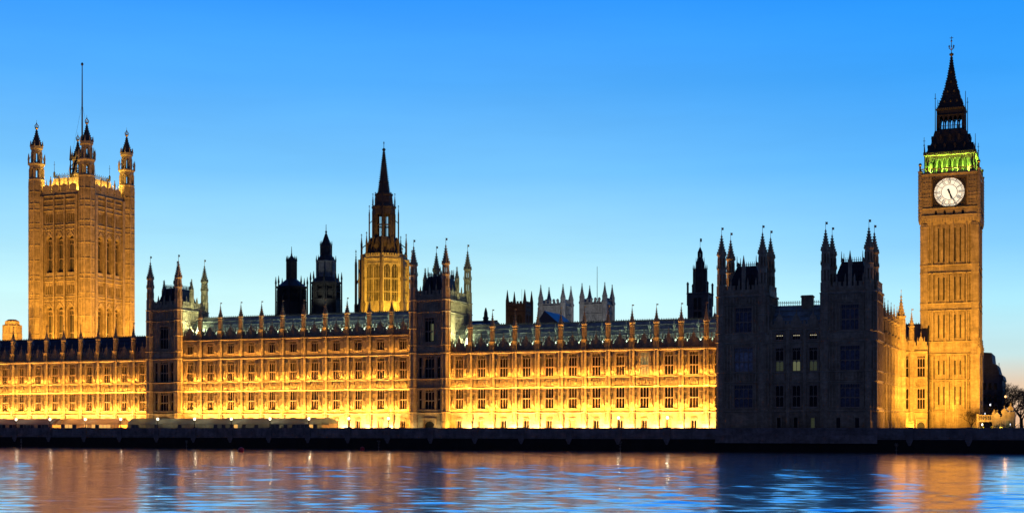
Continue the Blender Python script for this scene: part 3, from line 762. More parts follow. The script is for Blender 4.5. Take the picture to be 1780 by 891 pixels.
# gothic arched doorway in the wing
g = MB(); g.arch(-.8, .8, 1.4, 2.4, -.15, 0, 5); g.box(-1.1, -.8, -.25, 0, 0, 2.8); g.box(.8, 1.1, -.25, 0, 0, 2.8); g.box(-1.1, 1.1, -.3, 0, 2.8, 3.0); q = g.build('door_surround', STONE, wing, (4.2, -.02, 0))
MB().poly([(-.8,-.03,0),(.8,-.03,0),(.8,-.03,2.3),(-.8,-.03,2.3)]).build('door', BLACK, q)

# ------------------------------------------------------------------ clock tower
CX, CY, HW = 91.75, 38+5.75, 5.75
ct = thing('clock_tower', 'tall square clock tower with glowing white dial and green lit belfry, rightmost of the towers', 'tower', (CX, CY, 0))
def four(fn, name, m, parent, **k):
    mb = MB()
    for f in range(4):
        mb.rot = f*pi/2; fn(mb, f)
    mb.rot = 0
    return mb.build(name, m, parent, **k)
sect = [(0, 4.9), (4.9, 11.8), (11.8, 17.7), (20.5, 27.6), (29.2, 36.1), (37.9, 47.3)]
slits = (-2.55, -1.6, 1.6-1.6+.0, 1.6, 2.55)
def shaft(mb, f):
    ops = []
    for a, b in sect[2:]+[sect[1]]:
        for x in (-2.5, -1.33, 1.07, 2.24):
            ops.append((x-.03, x+.29, a+.9, b-.9)) if a > 12 else ops.append((x-.03, x+.29, a+1.3, b-1.4))
    for a, b in sect[1:]:
        for x in (-4.45, -3.45, -.07, 3.31, 4.31): ops.append((x, x+.15, a+.35, b-.35))
    mb.wall(-HW, HW, 0, 47.4, -HW, ops, .35)
shaftw = four(shaft, 'shaft', STONE, ct)
MB().box(-HW+.35, HW-.35, -HW+.35, HW-.35, 0, 47).build('inner_core', DARKST, ct)  # dark core colour supplies the shade inside slits and grooves
def shaft_tr(mb, f):
    n = 17
    for k in range(n+1):
        x = -HW+.9+(2*HW-1.8)*k/n
        for a, b in sect:
            if k in (0, 2, 7, 10, 15, 17): mb.box(x-.15, x+.15, -HW-.5, -HW, a, b)
            elif all(not (xx-.08 < x < xx+.32) for xx in (-2.5, -1.33, 1.07, 2.24)): mb.box(x-.06, x+.06, -HW-.24, -HW, a+.4, b-.3)
    s_ = (2*HW-1.8)/n
    for a, b in sect[1:]:
        for k in range(n): x = -HW+.9+s_*k; mb.arch(x+.06, x+s_-.06, b-.75, b-.2, -HW-.12, -HW, 2)
        for xx in (-2.5, -1.33, 1.07, 2.24):
            mb.taper(xx+.12, -HW-.15, b-.85, b-.2, .22, .12, .03, .02); mb.box(xx-.1, xx+.34, -HW-.2, -HW, a+.55, a+.7)
    for z0, z1 in ((17.7, 20.5), (27.6, 29.2), (36.1, 37.9)):
        for z in (z0, z1): stringc(mb, -HW, HW, -HW, z, .35, .38)
        for k in range(19):
            x = -HW+.4+(2*HW-.8)*k/18; mb.box(x-.06, x+.06, -HW-.15, -HW, z0+.2, z1-.1)
            if k < 18: mb.arch(x+.08, x+.52, z1-.7, z1-.2, -HW-.1, -HW, 2)
    for z in (4.9, 11.8): stringc(mb, -HW, HW, -HW, z, .3, .35)
four(shaft_tr, 'tracery', STONE, ct)
# corner buttresses, thicker to z=18
for sx in (-1, 1):
    for sy in (-1, 1):
        g = MB(); x, y = sx*(HW-.2), sy*(HW-.2)
        g.box(x-.75, x+.75, y-.75, y+.75, 0, 47.3)
        for dx in (-.6, 0, .6):
            for s2 in (-1, 1): g.box(x+dx-.07, x+dx+.07, y+s2*.75-.08, y+s2*.75+.08, .5, 47); g.box(x+s2*.75-.08, x+s2*.75+.08, y+dx-.07, y+dx+.07, .5, 47)
        g.box(x-1.0, x+1.0, y-1.0, y+1.0, 0, 17.6); g.taper(x, y, 17.6, 18.9, 1.0, 1.0, .75, .75)
        for z in (4.9, 11.8, 17.4, 20.5, 27.6, 29.2, 36.1, 37.9, 46.6): r_ = 1.1 if z < 17.6 else .88; g.box(x-r_, x+r_, y-r_, y+r_, z-.12, z+.2)
        b = g.build('corner_buttress', STONE, ct)
        g = MB(); g.box(-.3, .3, -.3, .3, 17.6, 19); spire(g, 0, 0, .42, 19, 21.4, 3, crock=.13); g.build('pinnacle', STONE, b, (x+sx*.85, y+sy*.85, 0))
# corbelled clock stage
CH = 6.35
def cor(mb, f):
    mb.prismx([(-HW, 46.9), (-HW-.3, 47.6), (-CH-.15, 48.6), (-CH-.15, 49.0), (-HW, 49.0)], -CH, CH)
    for k in range(22): x = -CH+.3+(2*CH-.6)*k/21; mb.box(x-.1, x+.1, -CH-.1, -HW, 47.7, 48.5)
four(cor, 'corbel_table', STONE, ct)
def cstage(mb, f):
    mb.wall(-CH, CH, 49.0, 58.6, -CH, [(x-.28, x+.28, 49.3, 50.3) for x in (-2.9, -1, 1, 2.9)] + [(-3.75, 3.75, 51.0, 57.7)], .35)
    stringc(mb, -CH, CH, -CH, 49.1, .3, .35); stringc(mb, -CH, CH, -CH, 50.75, .3, .35); stringc(mb, -CH-.15, CH+.15, -CH, 58.5, .5, .4)
    for x in (-2.9, -1, 1, 2.9): mb.arch(x-.28, x+.28, 49.9, 50.3, -CH-.05, -CH, 2)
    for k in range(23):
        x = -CH+.2+(2*CH-.4)*k/22
        mb.box(x-.05, x+.05, -CH-.12, -CH, 49.3, 50.5) if all(abs(x-q) > .35 for q in (-2.9, -1, 1, 2.9)) else None
        mb.box(x-.05, x+.05, -CH-.14, -CH, 57.8, 58.3)
    for sx in (-1, 1):
        for x in (4.05, 4.6, 5.15, 5.7, 6.25): mb.box(sx*x-.08, sx*x+.08, -CH-.2, -CH, 51, 58.2)
        for z in (51.6, 53.2, 55.0, 56.6):
            for x in (4.32, 4.87, 5.42, 5.97): mb.lathe(sx*x, -CH-.05, [(.1, z-.25), (.2, z), (.1, z+.25)], 4); mb.arch(sx*x-.2, sx*x+.2, z+.35, z+.8, -CH-.1, -CH, 2)
        for z in (53.9, 57.5): mb.box(min(sx*4, sx*6.3), max(sx*4, sx*6.3), -CH-.16, -CH, z, z+.16)
four(cstage, 'clock_stage', STONE, ct)
MB().box(-CH+.4, CH-.4, -CH+.4, CH-.4, 48.5, 58.4).build('clock_room_core', DARKST, ct)
for sx in (-1, 1):
    for sy in (-1, 1):
        g = MB(); x, y = sx*CH, sy*CH
        g.lathe(x, y, [(.2, 47.2), (.45, 48.2), (.45, 59.0), (.55, 59.2), (.55, 59.4)], 8)
        for k in range(14): z = 49+k*.7; g.lathe(x, y, [(.53, z), (.53, z+.14)], 8)
        g.build('corner_turret', STONE, ct)
        g = MB(); g.box(x-.2, x+.2, y-.2, y+.2, 59.2, 60.6); g.lathe(x, y, [(.15, 60.5), (.36, 60.75), (.36, 61.1), (.1, 61.3)], 8); g.build('gilt_finial', GILT, ct)
        g = MB(); xx, yy = sx*5.45, sy*5.45; g.tube((xx, yy, 59), (xx, yy, 63.5), .13, .09); g.taper(xx, yy, 63.2, 65.2, .22, .22, .03, .03)
        g.tube((xx*1.0, yy, 62.4), (sx*4.6, sy*4.6, 62.9), .1, .1); g.build('iron_pinnacle', LEAD, ct)
# dials
DR, DZ = 3.42, 54.35
def ring(mb, r0, r1, y, n=96, z0=DZ, th=.03):
    for k in range(n):
        a, b = 2*pi*k/n, 2*pi*(k+1)/n
        P = lambda r, t: (r*sin(t), y, z0+r*cos(t))
        mb.poly([P(r0, a), P(r1, a), P(r1, b), P(r0, b)])
        mb.poly([P(r1, a), (P(r1, a)[0], y+th, P(r1, a)[2]), (P(r1, b)[0], y+th, P(r1, b)[2]), P(r1, b)])
def radial(mb, ang, r0, r1, w, y, w1=None, th=.04):
    w1 = w if w1 is None else w1
    s, c = sin(ang), cos(ang)
    P = [(r0*s-w*c, DZ+r0*c+w*s), (r0*s+w*c, DZ+r0*c-w*s), (r1*s+w1*c, DZ+r1*c-w1*s), (r1*s-w1*c, DZ+r1*c+w1*s)]
    mb.prism(P, y, y+th)
NUM = ['XII', 'I', 'II', 'III', 'IIII', 'V', 'VI', 'VII', 'VIII', 'IX', 'X', 'XI']
def numeral(mb, ang, text, r, h, y):
    """strokes of a roman numeral standing radially, feet to the centre"""
    adv = {'I': .17, 'V': .34, 'X': .36}
    tot = sum(adv[ch] for ch in text); x = -tot/2
    s, c = sin(ang), cos(ang)
    def stroke(xa, za, xb, zb, w):
        P = []
        dx, dz = xb-xa, zb-za; L = math.hypot(dx, dz); nx, nz = -dz/L*w, dx/L*w
        for px_, pz_ in ((xa+nx, za+nz), (xb+nx, zb+nz), (xb-nx, zb-nz), (xa-nx, za-nz)):
            rr = r+pz_; P.append((rr*s+px_*c, DZ+rr*c-px_*s))
        mb.prism(P, y, y+.03)
    for ch in text:
        w = adv[ch]; m_ = x+w/2
        if ch == 'I': stroke(m_, -h/2, m_, h/2, .05)
        if ch == 'V': stroke(m_-.12, h/2, m_, -h/2, .05); stroke(m_+.12, h/2, m_, -h/2, .025)
        if ch == 'X': stroke(m_-.13, h/2, m_+.13, -h/2, .05); stroke(m_+.13, h/2, m_-.13, -h/2, .025)
        x += w
for f in range(4):
    d = MB(rot=f*pi/2); y = -CH+.06
    d.prism([(-3.75, 51.0), (3.75, 51.0), (3.75, 57.7), (-3.75, 57.7)], y+.1, y+.25)
    ring(d, 3.38, 3.6, y-.05)
    sur = d.build('dial_surround', DIALSUR, ct)
    g = MB(rot=f*pi/2)
    g.box(-3.8, 3.8, -CH-.14, -CH+.02, 50.95, 51.2); g.box(-3.8, 3.8, -CH-.14, -CH+.02, 57.5, 57.75)
    for sx in (-1, 1):
        g.box(sx*3.7-.12, sx*3.7+.12, -CH-.14, -CH+.02, 51, 57.7)
        for sz in (-1, 1):
            for k in range(8): a = k*pi/4; g.box(sx*2.95+.28*cos(a)-.06, sx*2.95+.28*cos(a)+.06, y-.02, y+.1, DZ+sz*2.72+.28*sin(a)-.06, DZ+sz*2.72+.28*sin(a)+.06)
    g.build('gilt_moulding', GILT, sur)
    d = MB(rot=f*pi/2); n = 64
    d.poly([(DR*sin(2*pi*k/n), y+.02, DZ+DR*cos(2*pi*k/n)) for k in range(n)])
    dial = d.build('dial', DIALG, ct)
    d = MB(rot=f*pi/2)
    for r0, r1 in ((3.26, 3.42), (2.70, 2.80), (3.0, 3.05), (1.66, 1.74), (1.78, 1.81)): ring(d, r0, r1, y-.02)
    for k in range(60): radial(d, 2*pi*k/60, 2.75, 3.35, .045 if k % 5 else .08, y-.03)
    for k in range(12): radial(d, 2*pi*(k+.0)/12+pi/12*0, 1.7, 1.9, .05, y-.03); radial(d, 2*pi*k/12, 1.68, 3.38, .035, y-.025) if 0 else None
    for k in range(12):
        numeral(d, 2*pi*k/12, NUM[k], 2.30, .72, y-.05)
        radial(d, 2*pi*(k+.5)/12, 1.72, 2.75, .012, y-.02)
        for q in (-1, 1): radial(d, 2*pi*(k+q*.28)/12, 1.74, 2.74, .018, y-.02)
    for k in range(12): radial(d, 2*pi*k/12, 2.72, 3.36, .09, y-.035)
    for k in range(24): radial(d, 2*pi*(k+.5)/24, .5, 1.66, .006, y-.02)
    d.build('dial_ironwork', DIALF, dial)
    hh = MB(rot=f*pi/2); a = R(163)
    radial(hh, a, -.1, 1.35, .17, y-.12, .14); radial(hh, a, 1.35, 1.62, .26, y-.12, .02); radial(hh, a+pi, 0, .65, .14, y-.12, .2)
    hh.build('hour_hand', BLACK, dial)
    mh = MB(rot=f*pi/2); a = R(154)
    radial(mh, a, 0, 3.15, .12, y-.18, .045); radial(mh, a+pi, 0, .75, .12, y-.18, .22); ring(mh, 0, .26, y-.19, 20); mh.build('minute_hand', BLACK, dial)
# gallery balustrade
def bal(mb, f):
    mb.box(-CH, CH, -CH-.1, -CH+.15, 58.7, 58.95); mb.box(-CH, CH, -CH-.1, -CH+.15, 59.75, 59.95)
    for k in range(28): x = -CH+.2+(2*CH-.4)*k/27; mb.box(x-.07, x+.07, -CH, -CH+.1, 58.9, 59.8)
    for x in (-4.6, -2.3, 0, 2.3, 4.6): mb.box(x-.12, x+.12, -CH-.12, -CH+.12, 58.9, 60.0)
four(bal, 'balustrade', STONE, ct)
MB().box(-CH, CH, -CH, CH, 58.4, 58.62).build('gallery_floor', STONE, ct)
# belfry arcade
BH = 5.25
def belf(mb, f):
    n = 7; w = 7.9/n
    for k in range(n+1): x = -3.95+k*w; mb.box(x-.16, x+.16, -BH, -BH+.5, 58.6, 61.7); mb.box(x-.07, x+.07, -BH-.15, -BH, 58.6, 62.6)
    for k in range(n):
        x = -3.95+k*w; mb.arch(x+.16, x+w-.16, 60.9, 62.3, -BH, -BH+.5, 5)
        mb.prism([(x+.1, 61.6), (x+w/2, 62.75), (x+w-.1, 61.6), (x+w-.22, 61.6), (x+w/2, 62.5), (x+.22, 61.6)], -BH-.12, -BH)
    mb.box(-BH, -3.95, -BH, -BH+.5, 58.6, 63.0); mb.box(3.95, BH, -BH, -BH+.5, 58.6, 63.0); mb.box(-3.95, 3.95, -BH+.01, -BH+.5, 62.3, 63.0)
    for sx in (-1, 1):
        for x in (4.2, 4.75, 5.2): mb.box(sx*x-.09, sx*x+.09, -BH-.14, -BH, 58.6, 63)
        mb.box(sx*4.5-.14, sx*4.5+.14, -BH-.3, -BH, 58.6, 60.4); mb.taper(sx*4.5, -BH-.2, 60.4, 61.8, .2, .2, .03, .03)
    stringc(mb, -BH-.3, BH+.3, -BH, 63.05, .35, .45)
    for k in range(22): x = -BH+.25+(2*BH-.5)*k/21; mb.box(x-.13, x+.13, -BH-.5, -BH-.2, 63.2, 63.6)
four(belf, 'belfry_arcade', STONE, ct)
MB().box(-3.4, 3.4, -3.4, 3.4, 58.6, 63).build('bell_chamber', BROWNST, ct)  # shade behind the arcade is put into this dark stone colour
# lower roof, lantern, upper spire
g = MB()
prof = [(BH+.45, 63.2), (BH+.3, 63.5), (4.75, 64.4), (4.15, 66.0), (3.7, 67.8), (3.42, 69.0)]
def sq(mb, prof):
    for (a, z0), (b, z1) in zip(prof, prof[1:]): mb.taper(0, 0, z0, z1, a, a, b, b)
sq(g, prof)
for k in range(10):
    z = 63.7+k*.53
    for (a, z0), (b, z1) in zip(prof, prof[1:]):
        if z0 <= z < z1: r_ = a+(b-a)*(z-z0)/(z1-z0); g.taper(0, 0, z, z+.07, r_+.05, r_+.05, r_+.04, r_+.04)
lr = g.build('lower_roof', LEAD, ct)
for f in range(4):
    for x, z, r_ in [(q, 64.4, 4.75) for q in (-3.2, -1.1, 1.1, 3.2)] + [(q, 66.6, 4.0) for q in (-2, 0, 2)]:
        g = MB(rot=f*pi/2); g.box(x-.22, x+.22, -r_-.25, -r_+.5, z, z+.8); g.prism([(x-.3, z+.8), (x+.3, z+.8), (x, z+1.5)], -r_-.3, -r_+.8); g.build('dormer', GILT if 0 else LEAD, lr)
for k in range(4):
    g = MB(rot=k*pi/2)
    for x in [(-BH-.4)+i*(2*BH+.8)/24 for i in range(25)]: g.box(x-.07, x+.07, -BH-.5, -BH-.4, 63.4, 63.8)
    for s in (1,): g.tube((-BH-.3, -BH-.3, 63.4), (-BH-.3, -BH-.3, 67.3), .09, .05); g.box(-BH-.55, -BH-.05, -BH-.34, -BH-.26, 66.4, 66.5); g.box(-BH-.45, -BH-.15, -BH-.34, -BH-.26, 65.3, 65.6)
    g.tube((-3.3, -3.3, 69), (-3.3, -3.3, 77.6), .11, .06); g.box(-3.55, -3.05, -3.34, -3.26, 76.4, 76.5)
    g.box(-BH-.45, BH+.45, -BH-.5, -BH-.42, 63.36, 63.46); g.build('iron_cresting', LEAD, lr)
LH = 2.75
def lan(mb, f):
    mb.box(-3.0, 3.0, -3.0, -2.7, 69.0, 69.4)
    for k in range(6):
        x = -2.55+k*1.02; mb.box(x-.13, x+.13, -LH, -LH+.3, 69.3, 72.4); mb.box(x-.08, x+.08, -LH-.12, -LH, 69.3, 73.8)
        if k < 5: mb.arch(x+.13, x+.89, 71.5, 72.5, -LH, -LH+.3, 3); mb.box(x+.4, x+.62, -LH-.06, -LH, 72.8, 73.7)
    mb.box(-LH, LH, -LH, -LH+.3, 72.5, 73.9); stringc(mb, -LH-.2, LH+.2, -LH, 73.9, .4, .4); stringc(mb, -LH-.1, LH+.1, -LH, 72.6, .2, .25)
    mb.box(-2.95, 2.95, -3.05, -2.97, 70.1, 70.2)
    for k in range(16): x = -2.9+k*5.8/15; mb.box(x-.04, x+.04, -3.03, -2.98, 69.3, 70.2)
    mb.tube((-2.95, -2.95, 69), (-2.95, -2.95, 74.5), .14, .1)
four(lan, 'lantern', LEAD, ct)
g = MB()
for f in range(4):
    g.rot = f*pi/2
    for k in range(14): x = -LH+.1+k*(2*LH-.2)/13; g.box(x-.12, x+.12, -LH-.5, -LH-.38, 73.95, 74.2)
g.rot = 0; g.build('gilt_moulding', GILT, ct)
g = MB(); prof2 = [(2.95, 74.1), (2.8, 74.35), (2.05, 76.6), (1.4, 79), (.85, 81.6), (.42, 84.2), (.2, 86.0), (.16, 87)]
sq(g, prof2)
for k in range(20):
    z = 74.5+k*.6
    for (a, z0), (b, z1) in zip(prof2, prof2[1:]):
        if z0 <= z < z1:
            r_ = a+(b-a)*(z-z0)/(z1-z0); g.taper(0, 0, z, z+.08, r_+.05, r_+.05, r_+.04, r_+.04)
            for sx in (-1, 1):
                for sy in (-1, 1): g.box(sx*r_-.11, sx*r_+.11, sy*r_-.11, sy*r_+.11, z+.2, z+.42)
us = g.build('upper_spire', LEAD, ct)
g = MB()
for f in range(4):
    g.rot = f*pi/2
    for z, r_, xs in ((75.6, 2.4, (-1.4, 0, 1.4)), (78, 1.7, (-.7, .7)), (80.3, 1.15, (0,)), (82.6, .65, (0,))):
        for x in xs: g.prism([(x-.22, z), (x+.22, z), (x, z+.6)], -r_-.12, -r_+.4)
g.rot = 0; g.build('gilt_lucarne', GILT, us)
g = MB(); g.lathe(0, 0, [(.1, 86.6), (.5, 86.9), (.5, 87.2), (.15, 87.4), (.07, 87.6), (.07, 91.2)], 8); g.lathe(0, 0, [(.05, 89.9), (.24, 90.15), (.05, 90.4)], 8)
for a in range(8):
    c_, s_ = cos(a*pi/4), sin(a*pi/4); g.tube((0, 0, 88.0), (c_*.55, s_*.55, 88.5), .05); g.tube((c_*.55, s_*.55, 88.5), (c_*.6, s_*.6, 88.95), .05); g.box(c_*.6-.08, c_*.6+.08, s_*.6-.08, s_*.6+.08, 88.9, 89.1)
g.box(-.4, .4, -.05, .05, 90.8, 90.92); g.build('finial', GILT, us)

# ------------------------------------------------------------------ great square tower on the left
VX, VY, VH = -185.6, 80.2, 10.1      # centre, half spacing of the corner turrets
vt = thing('great_square_tower', 'huge floodlit square tower with four corner turrets and a flagstaff, leftmost of the towers', 'tower', (VX, VY, 0))
VF = VH+.6
def vface(mb, f):
    ops = [(x-1.3, x+1.3, 51.2, 63.0) for x in (-4.3, 0, 4.3)] + [(x-1.3, x+1.3, 26, 40.2) for x in (-4.3, 0, 4.3)]
    ops += [(x-.26, x+.26, 67.4, 70.1) for x in [c+k*.78 for c in (-4.3, 0, 4.3) for k in (-1.5, -.5, .5, 1.5)]]
    ops += [(x-.26, x+.26, 44.2, 47.0) for x in [c+k*.78 for c in (-4.3, 0, 4.3) for k in (-1.5, -.5, .5, 1.5)]]
    ops += [(x-.14, x+.14, a, b) for x in (-7.5, -6.05, 6.05, 7.5) for a, b in ((27, 42), (43.5, 48), (50, 64.8), (66.6, 71), (72.9, 75.8))]
    mb.wall(-VH, VH, 0, 76.0, -VF, ops, 1.0)
    for x in (-4.3, 0, 4.3):
        for z0, z1 in ((51.2, 63.0), (26, 40.2)):
            mb.arch(x-1.3, x+1.3, z1-1.9, z1, -VF-.01, -VF+.9, 6)
            # ogee hood with finial
            mb.prism([(x-1.6, z1-2.0), (x-1.3, z1-2.0), (x-1.2, z1-.6), (x, z1+.5), (x+1.2, z1-.6), (x+1.3, z1-2), (x+1.6, z1-2), (x+1.45, z1-.3), (x, z1+1.3), (x-1.45, z1-.3)], -VF-.25, -VF)
            mb.box(x-.09, x+.09, -VF-.3, -VF-.1, z1+1.2, z1+2.6); mb.box(x-.35, x+.35, -VF-.3, -VF-.12, z1+2.0, z1+2.2)
            for s in (-1, 1):
                for q in range(3): mb.box(x+s*(.4+q*.42)-.13, x+s*(.4+q*.42)+.13, -VF-.35, -VF-.1, z1+1.0-q*.55, z1+1.25-q*.55)
                for q in range(4): mb.box(x+s*1.0-.28, x+s*1.0+.28, -VF-.3, -VF, z1+1.3+q*.55, z1+1.55+q*.55) if q % 2 == 0 else None
vw = four(vface, 'wall', STONE, vt)
MB().box(-VH+.6, VH-.6, -VH+.6, VH-.6, 0, 75.5).build('inner_core', DARKST, vt)  # core coloured dark to stand for shade behind the openings
def vtr(mb, f):
    for z in (26, 42.2, 43.3, 48.3, 49.6, 65.0, 66.4, 71.2, 72.6, 74.6, 76.0): stringc(mb, -VH, VH, -VF, z, .4, .42)
    for x in (-7.2, -6.6, -2.15, 2.15, 6.6, 7.2):
        mb.box(x-.24, x+.24, -VF-.8, -VF, 0, 76)
    n = 40
    for k in range(n+1):
        x = -7.0+14*k/n
        for a, b in ((42.4, 43.1), (48.5, 49.4), (65.2, 66.2), (71.4, 72.4), (72.9, 74.4), (74.9, 75.8)): mb.box(x-.07, x+.07, -VF-.18, -VF, a, b)
        if k < n:
            for b in (43.1, 49.4, 66.2, 72.4): mb.lathe(x+.17, -VF-.1, [(.05, b-.75), (.14, b-.5), (.05, b-.25)], 4)
    for x in [c+k*.78 for c in (-4.3, 0, 4.3) for k in (-2, -1, 0, 1, 2)]:
        for a, b in ((43.6, 47.9), (66.8, 71)): mb.box(x-.07, x+.07, -VF-.15, -VF, a, b)
    for x in (-6.9, -6.2, -5.85, -2.75, -1.55, 1.55, 2.75, 5.85, 6.2, 6.9):
        for a, b in ((27, 41.8), (50, 64.6)): mb.box(x-.08, x+.08, -VF-.3, -VF, a, b)
    # carved bosses over the windows
    for c in (-4.3, 0, 4.3):
        for z in (42, 64.5):
            for i in range(-3, 4):
                for j in range(2): mb.box(c+i*.6-.13+.3*j, c+i*.6+.13+.3*j, -VF-.28, -VF, z-.9-j*.65, z-.65-j*.65) if abs(i) > 1-j else None
four(vtr, 'tracery', STONE, vt)
vwin = [(x, z, h) for x in (-4.3, 0, 4.3) for z, h in ((51.2, 11.8), (26, 14.2))]
big = {h: (window_mesh(2.5, h-1.2, 2, 2, 1.5), pane_mesh(2.5, h)) for _, _, h in vwin}
for f in range(4):
    for x, z, h in vwin:
        ca, sa = cos(f*pi/2), sin(f*pi/2); ly = -VF+.7
        o = put(big[h][0], 'window', vt, (ca*x-sa*ly, sa*x+ca*ly, z), f*pi/2); put(big[h][1], 'pane', o)
def vpar(mb, f):
    pierced(mb, -VH+2, VH-2, -VF, 76.1, 77.4, .6)
    for k in range(4):
        a = -7.0+k*3.55; mb.box(a, a+2.6, -VF, -VF+.35, 77.4, 79.0)
        mb.prism([(a, 79.0), (a+2.6, 79.0), (a+2.6, 79.3), (a+1.3, 79.9), (a, 79.3)], -VF, -VF+.35)
        mb.taper(a+1.3, -VF+.17, 79.8, 81.6, .1, .1, .03, .03)
        for q in (.15, .75, 1.3, 1.85, 2.45): mb.box(a+q-.05, a+q+.05, -VF-.1, -VF, 77.5, 79)
        if k < 3: x = a+3.07; mb.box(x-.18, x+.18, -VF-.15, -VF+.3, 77.3, 80.6); mb.lathe(x, -VF+.07, [(.3, 80.4), (.4, 80.7), (.1, 81.9), (.22, 82.1), (.04, 82.4)], 6)
four(vpar, 'parapet', STONE, vt)
tb = [26, 31, 36.5, 42.4, 44, 48.6, 50, 55, 60, 65.2, 67, 71.5, 73.5, 77.4]
g = MB(); r = 2.42
g.lathe(0, 0, [(r, 0), (r, 81.6)], 8); ribs_oct(g, 0, 0, r, 0, 81.2, .3)
for k in range(8):
    a = 2*pi*k/8; rr = r*cos(pi/8)
    g.lathe(rr*cos(a), rr*sin(a), [(.16, 20), (.16, 81)], 4, a+pi/4)
for b in tb: collar(g, 0, 0, r, b, .5, .28)
for z in (76.5, 79.5):
    for k in range(8): a = pi/8+2*pi*k/8; g.box((r+.1)*cos(a)-.16, (r+.1)*cos(a)+.16, (r+.1)*sin(a)-.16, (r+.1)*sin(a)+.16, z-.3, z+.1)
g.lathe(0, 0, [(r, 81.3), (r+.25, 81.6), (r+.25, 81.9), (r, 82.1)], 8)
open_stage(g, 0, 0, r*.98, 82.0, 86.6, .52, head=1.4)
g.lathe(0, 0, [(r, 86.3), (r+.35, 86.7), (r+.35, 87.0), (r*.8, 87.3)], 8)
for k in range(8): a = pi/8+2*pi*k/8; x, y = (r+.25)*cos(a), (r+.25)*sin(a); g.box(x-.14, x+.14, y-.14, y+.14, 86.7, 88.3); g.taper(x, y, 88.3, 90.2, .2, .2, .03, .03); g.tube((x, y, 88), (x*.75, y*.75, 89.2), .08)
open_stage(g, 0, 0, r*.72, 87.2, 91.9, .38, head=1.2)
g.lathe(0, 0, [(r*.72, 91.5), (r*.86, 91.9), (r*.86, 92.7), (r*.7, 92.9)], 8)
for k in range(8): a = pi/8+2*pi*k/8; x, y = r*.82*cos(a), r*.82*sin(a); g.taper(x, y, 92.6, 94.4, .2, .2, .04, .04)
tme = g.mesh('corner_turret', STONE)
g = MB(); g.lathe(0, 0, [(r*.72, 92.8), (r*.42, 94.9), (r*.22, 96.6), (r*.1, 98.2), (.16, 98.5)], 8)
for q in range(7):
    t = q/7; z = 93.1+t*5; rr = r*(.72-.62*min(1, t*1.25)**.8)
    for k in range(8): a = pi/8+2*pi*k/8; g.box(rr*cos(a)-.16, rr*cos(a)+.16, rr*sin(a)-.16, rr*sin(a)+.16, z, z+.3)
spm = g.mesh('spirelet', LEAD)
g = MB(); g.lathe(0, 0, [(.15, 98.2), (.55, 98.6), (.55, 98.8), (.2, 99.0)], 8)
for k in range(8): a = 2*pi*k/8; g.tube((.5*cos(a), .5*sin(a), 98.8), (.62*cos(a), .62*sin(a), 99.5), .07); g.tube((.62*cos(a), .62*sin(a), 99.5), (0, 0, 100.2), .06)
g.lathe(0, 0, [(.2, 100.0), (.2, 100.3), (.05, 100.5), (.04, 101.3)], 6); crm = g.mesh('crown_finial', GILT)
for sx in (-1, 1):
    for sy in (-1, 1):
        t = put(tme, 'corner_turret', vt, (sx*VH, sy*VH, 0)); put(spm, 'spirelet', t); put(crm, 'crown_finial', t)
# lit roof platform and the iron mast turret
g = MB(); g.taper(0, 0, 75.9, 82.6, 8.2, 8.2, 6.2, 6.2)
for f in range(4):
    g.rot = f*pi/2
    for k in range(13): x = -6+k; g.prismx([(-8.25, 76), (-6.25, 82.7), (-6.0, 82.5), (-7.9, 76)], x*1.05-.06, x*1.05+.06)
g.rot = 0; vr = g.build('roof', STONE, vt)
g = MB()
for f in range(4):
    g.rot = f*pi/2; g.box(-6.2, 6.2, -6.24, -6.16, 83.2, 83.3)
    for k in range(25): x = -6.1+k*.508; g.box(x-.06, x+.06, -6.25, -6.15, 82.5, 83.8 if k % 2 else 84.2)
    g.tube((-6.2, -6.2, 82.5), (-6.2, -6.2, 88.3), .09, .05); g.box(-6.5, -5.9, -6.24, -6.16, 87.1, 87.2); g.lathe(-6.2, -6.2, [(.3, 83), (.35, 84.5), (.1, 85)], 6)
g.rot = 0; g.build('roof_cresting', LEAD, vr)
g = MB()
for f in range(4):
    g.rot = f*pi/2; g.tube((-2.6, -2.6, 82.5), (-.5, -.5, 93.5), .35, .25, 6); g.tube((-2.6, -2.6, 82.5), (-2.6, -2.6, 89), .22, .18, 6); g.taper(-2.6, -2.6, 89, 93.8, .3, .3, .04, .04)
    g.tube((-2.6, -2.6, 87), (-1.4, -1.4, 88.8), .12)
    g.box(-2.6, 2.6, -2.7, -2.5, 86, 86.3)
g.rot = 0; g.build('mast_turret', LEAD, vt)
g = MB(); g.tube((0, 0, 82), (0, 0, 104), .34, .24, 8); g.tube((0, 0, 104), (0, 0, 120.5), .24, .14, 8); g.lathe(0, 0, [(.1, 120.4), (.42, 120.8), (.42, 121.2), (.1, 121.6)], 8)
g.lathe(0, 0, [(.3, 94), (.8, 94.3), (.8, 94.9), (.3, 95.4)], 8)
for s in ((-1, -1), (1, -1), (-1, 1), (1, 1)): g.tube((0, 0, 108), (s[0]*3.2, s[1]*3.2, 84), .035, n=3)
g.build('flagstaff', LEAD, vt)

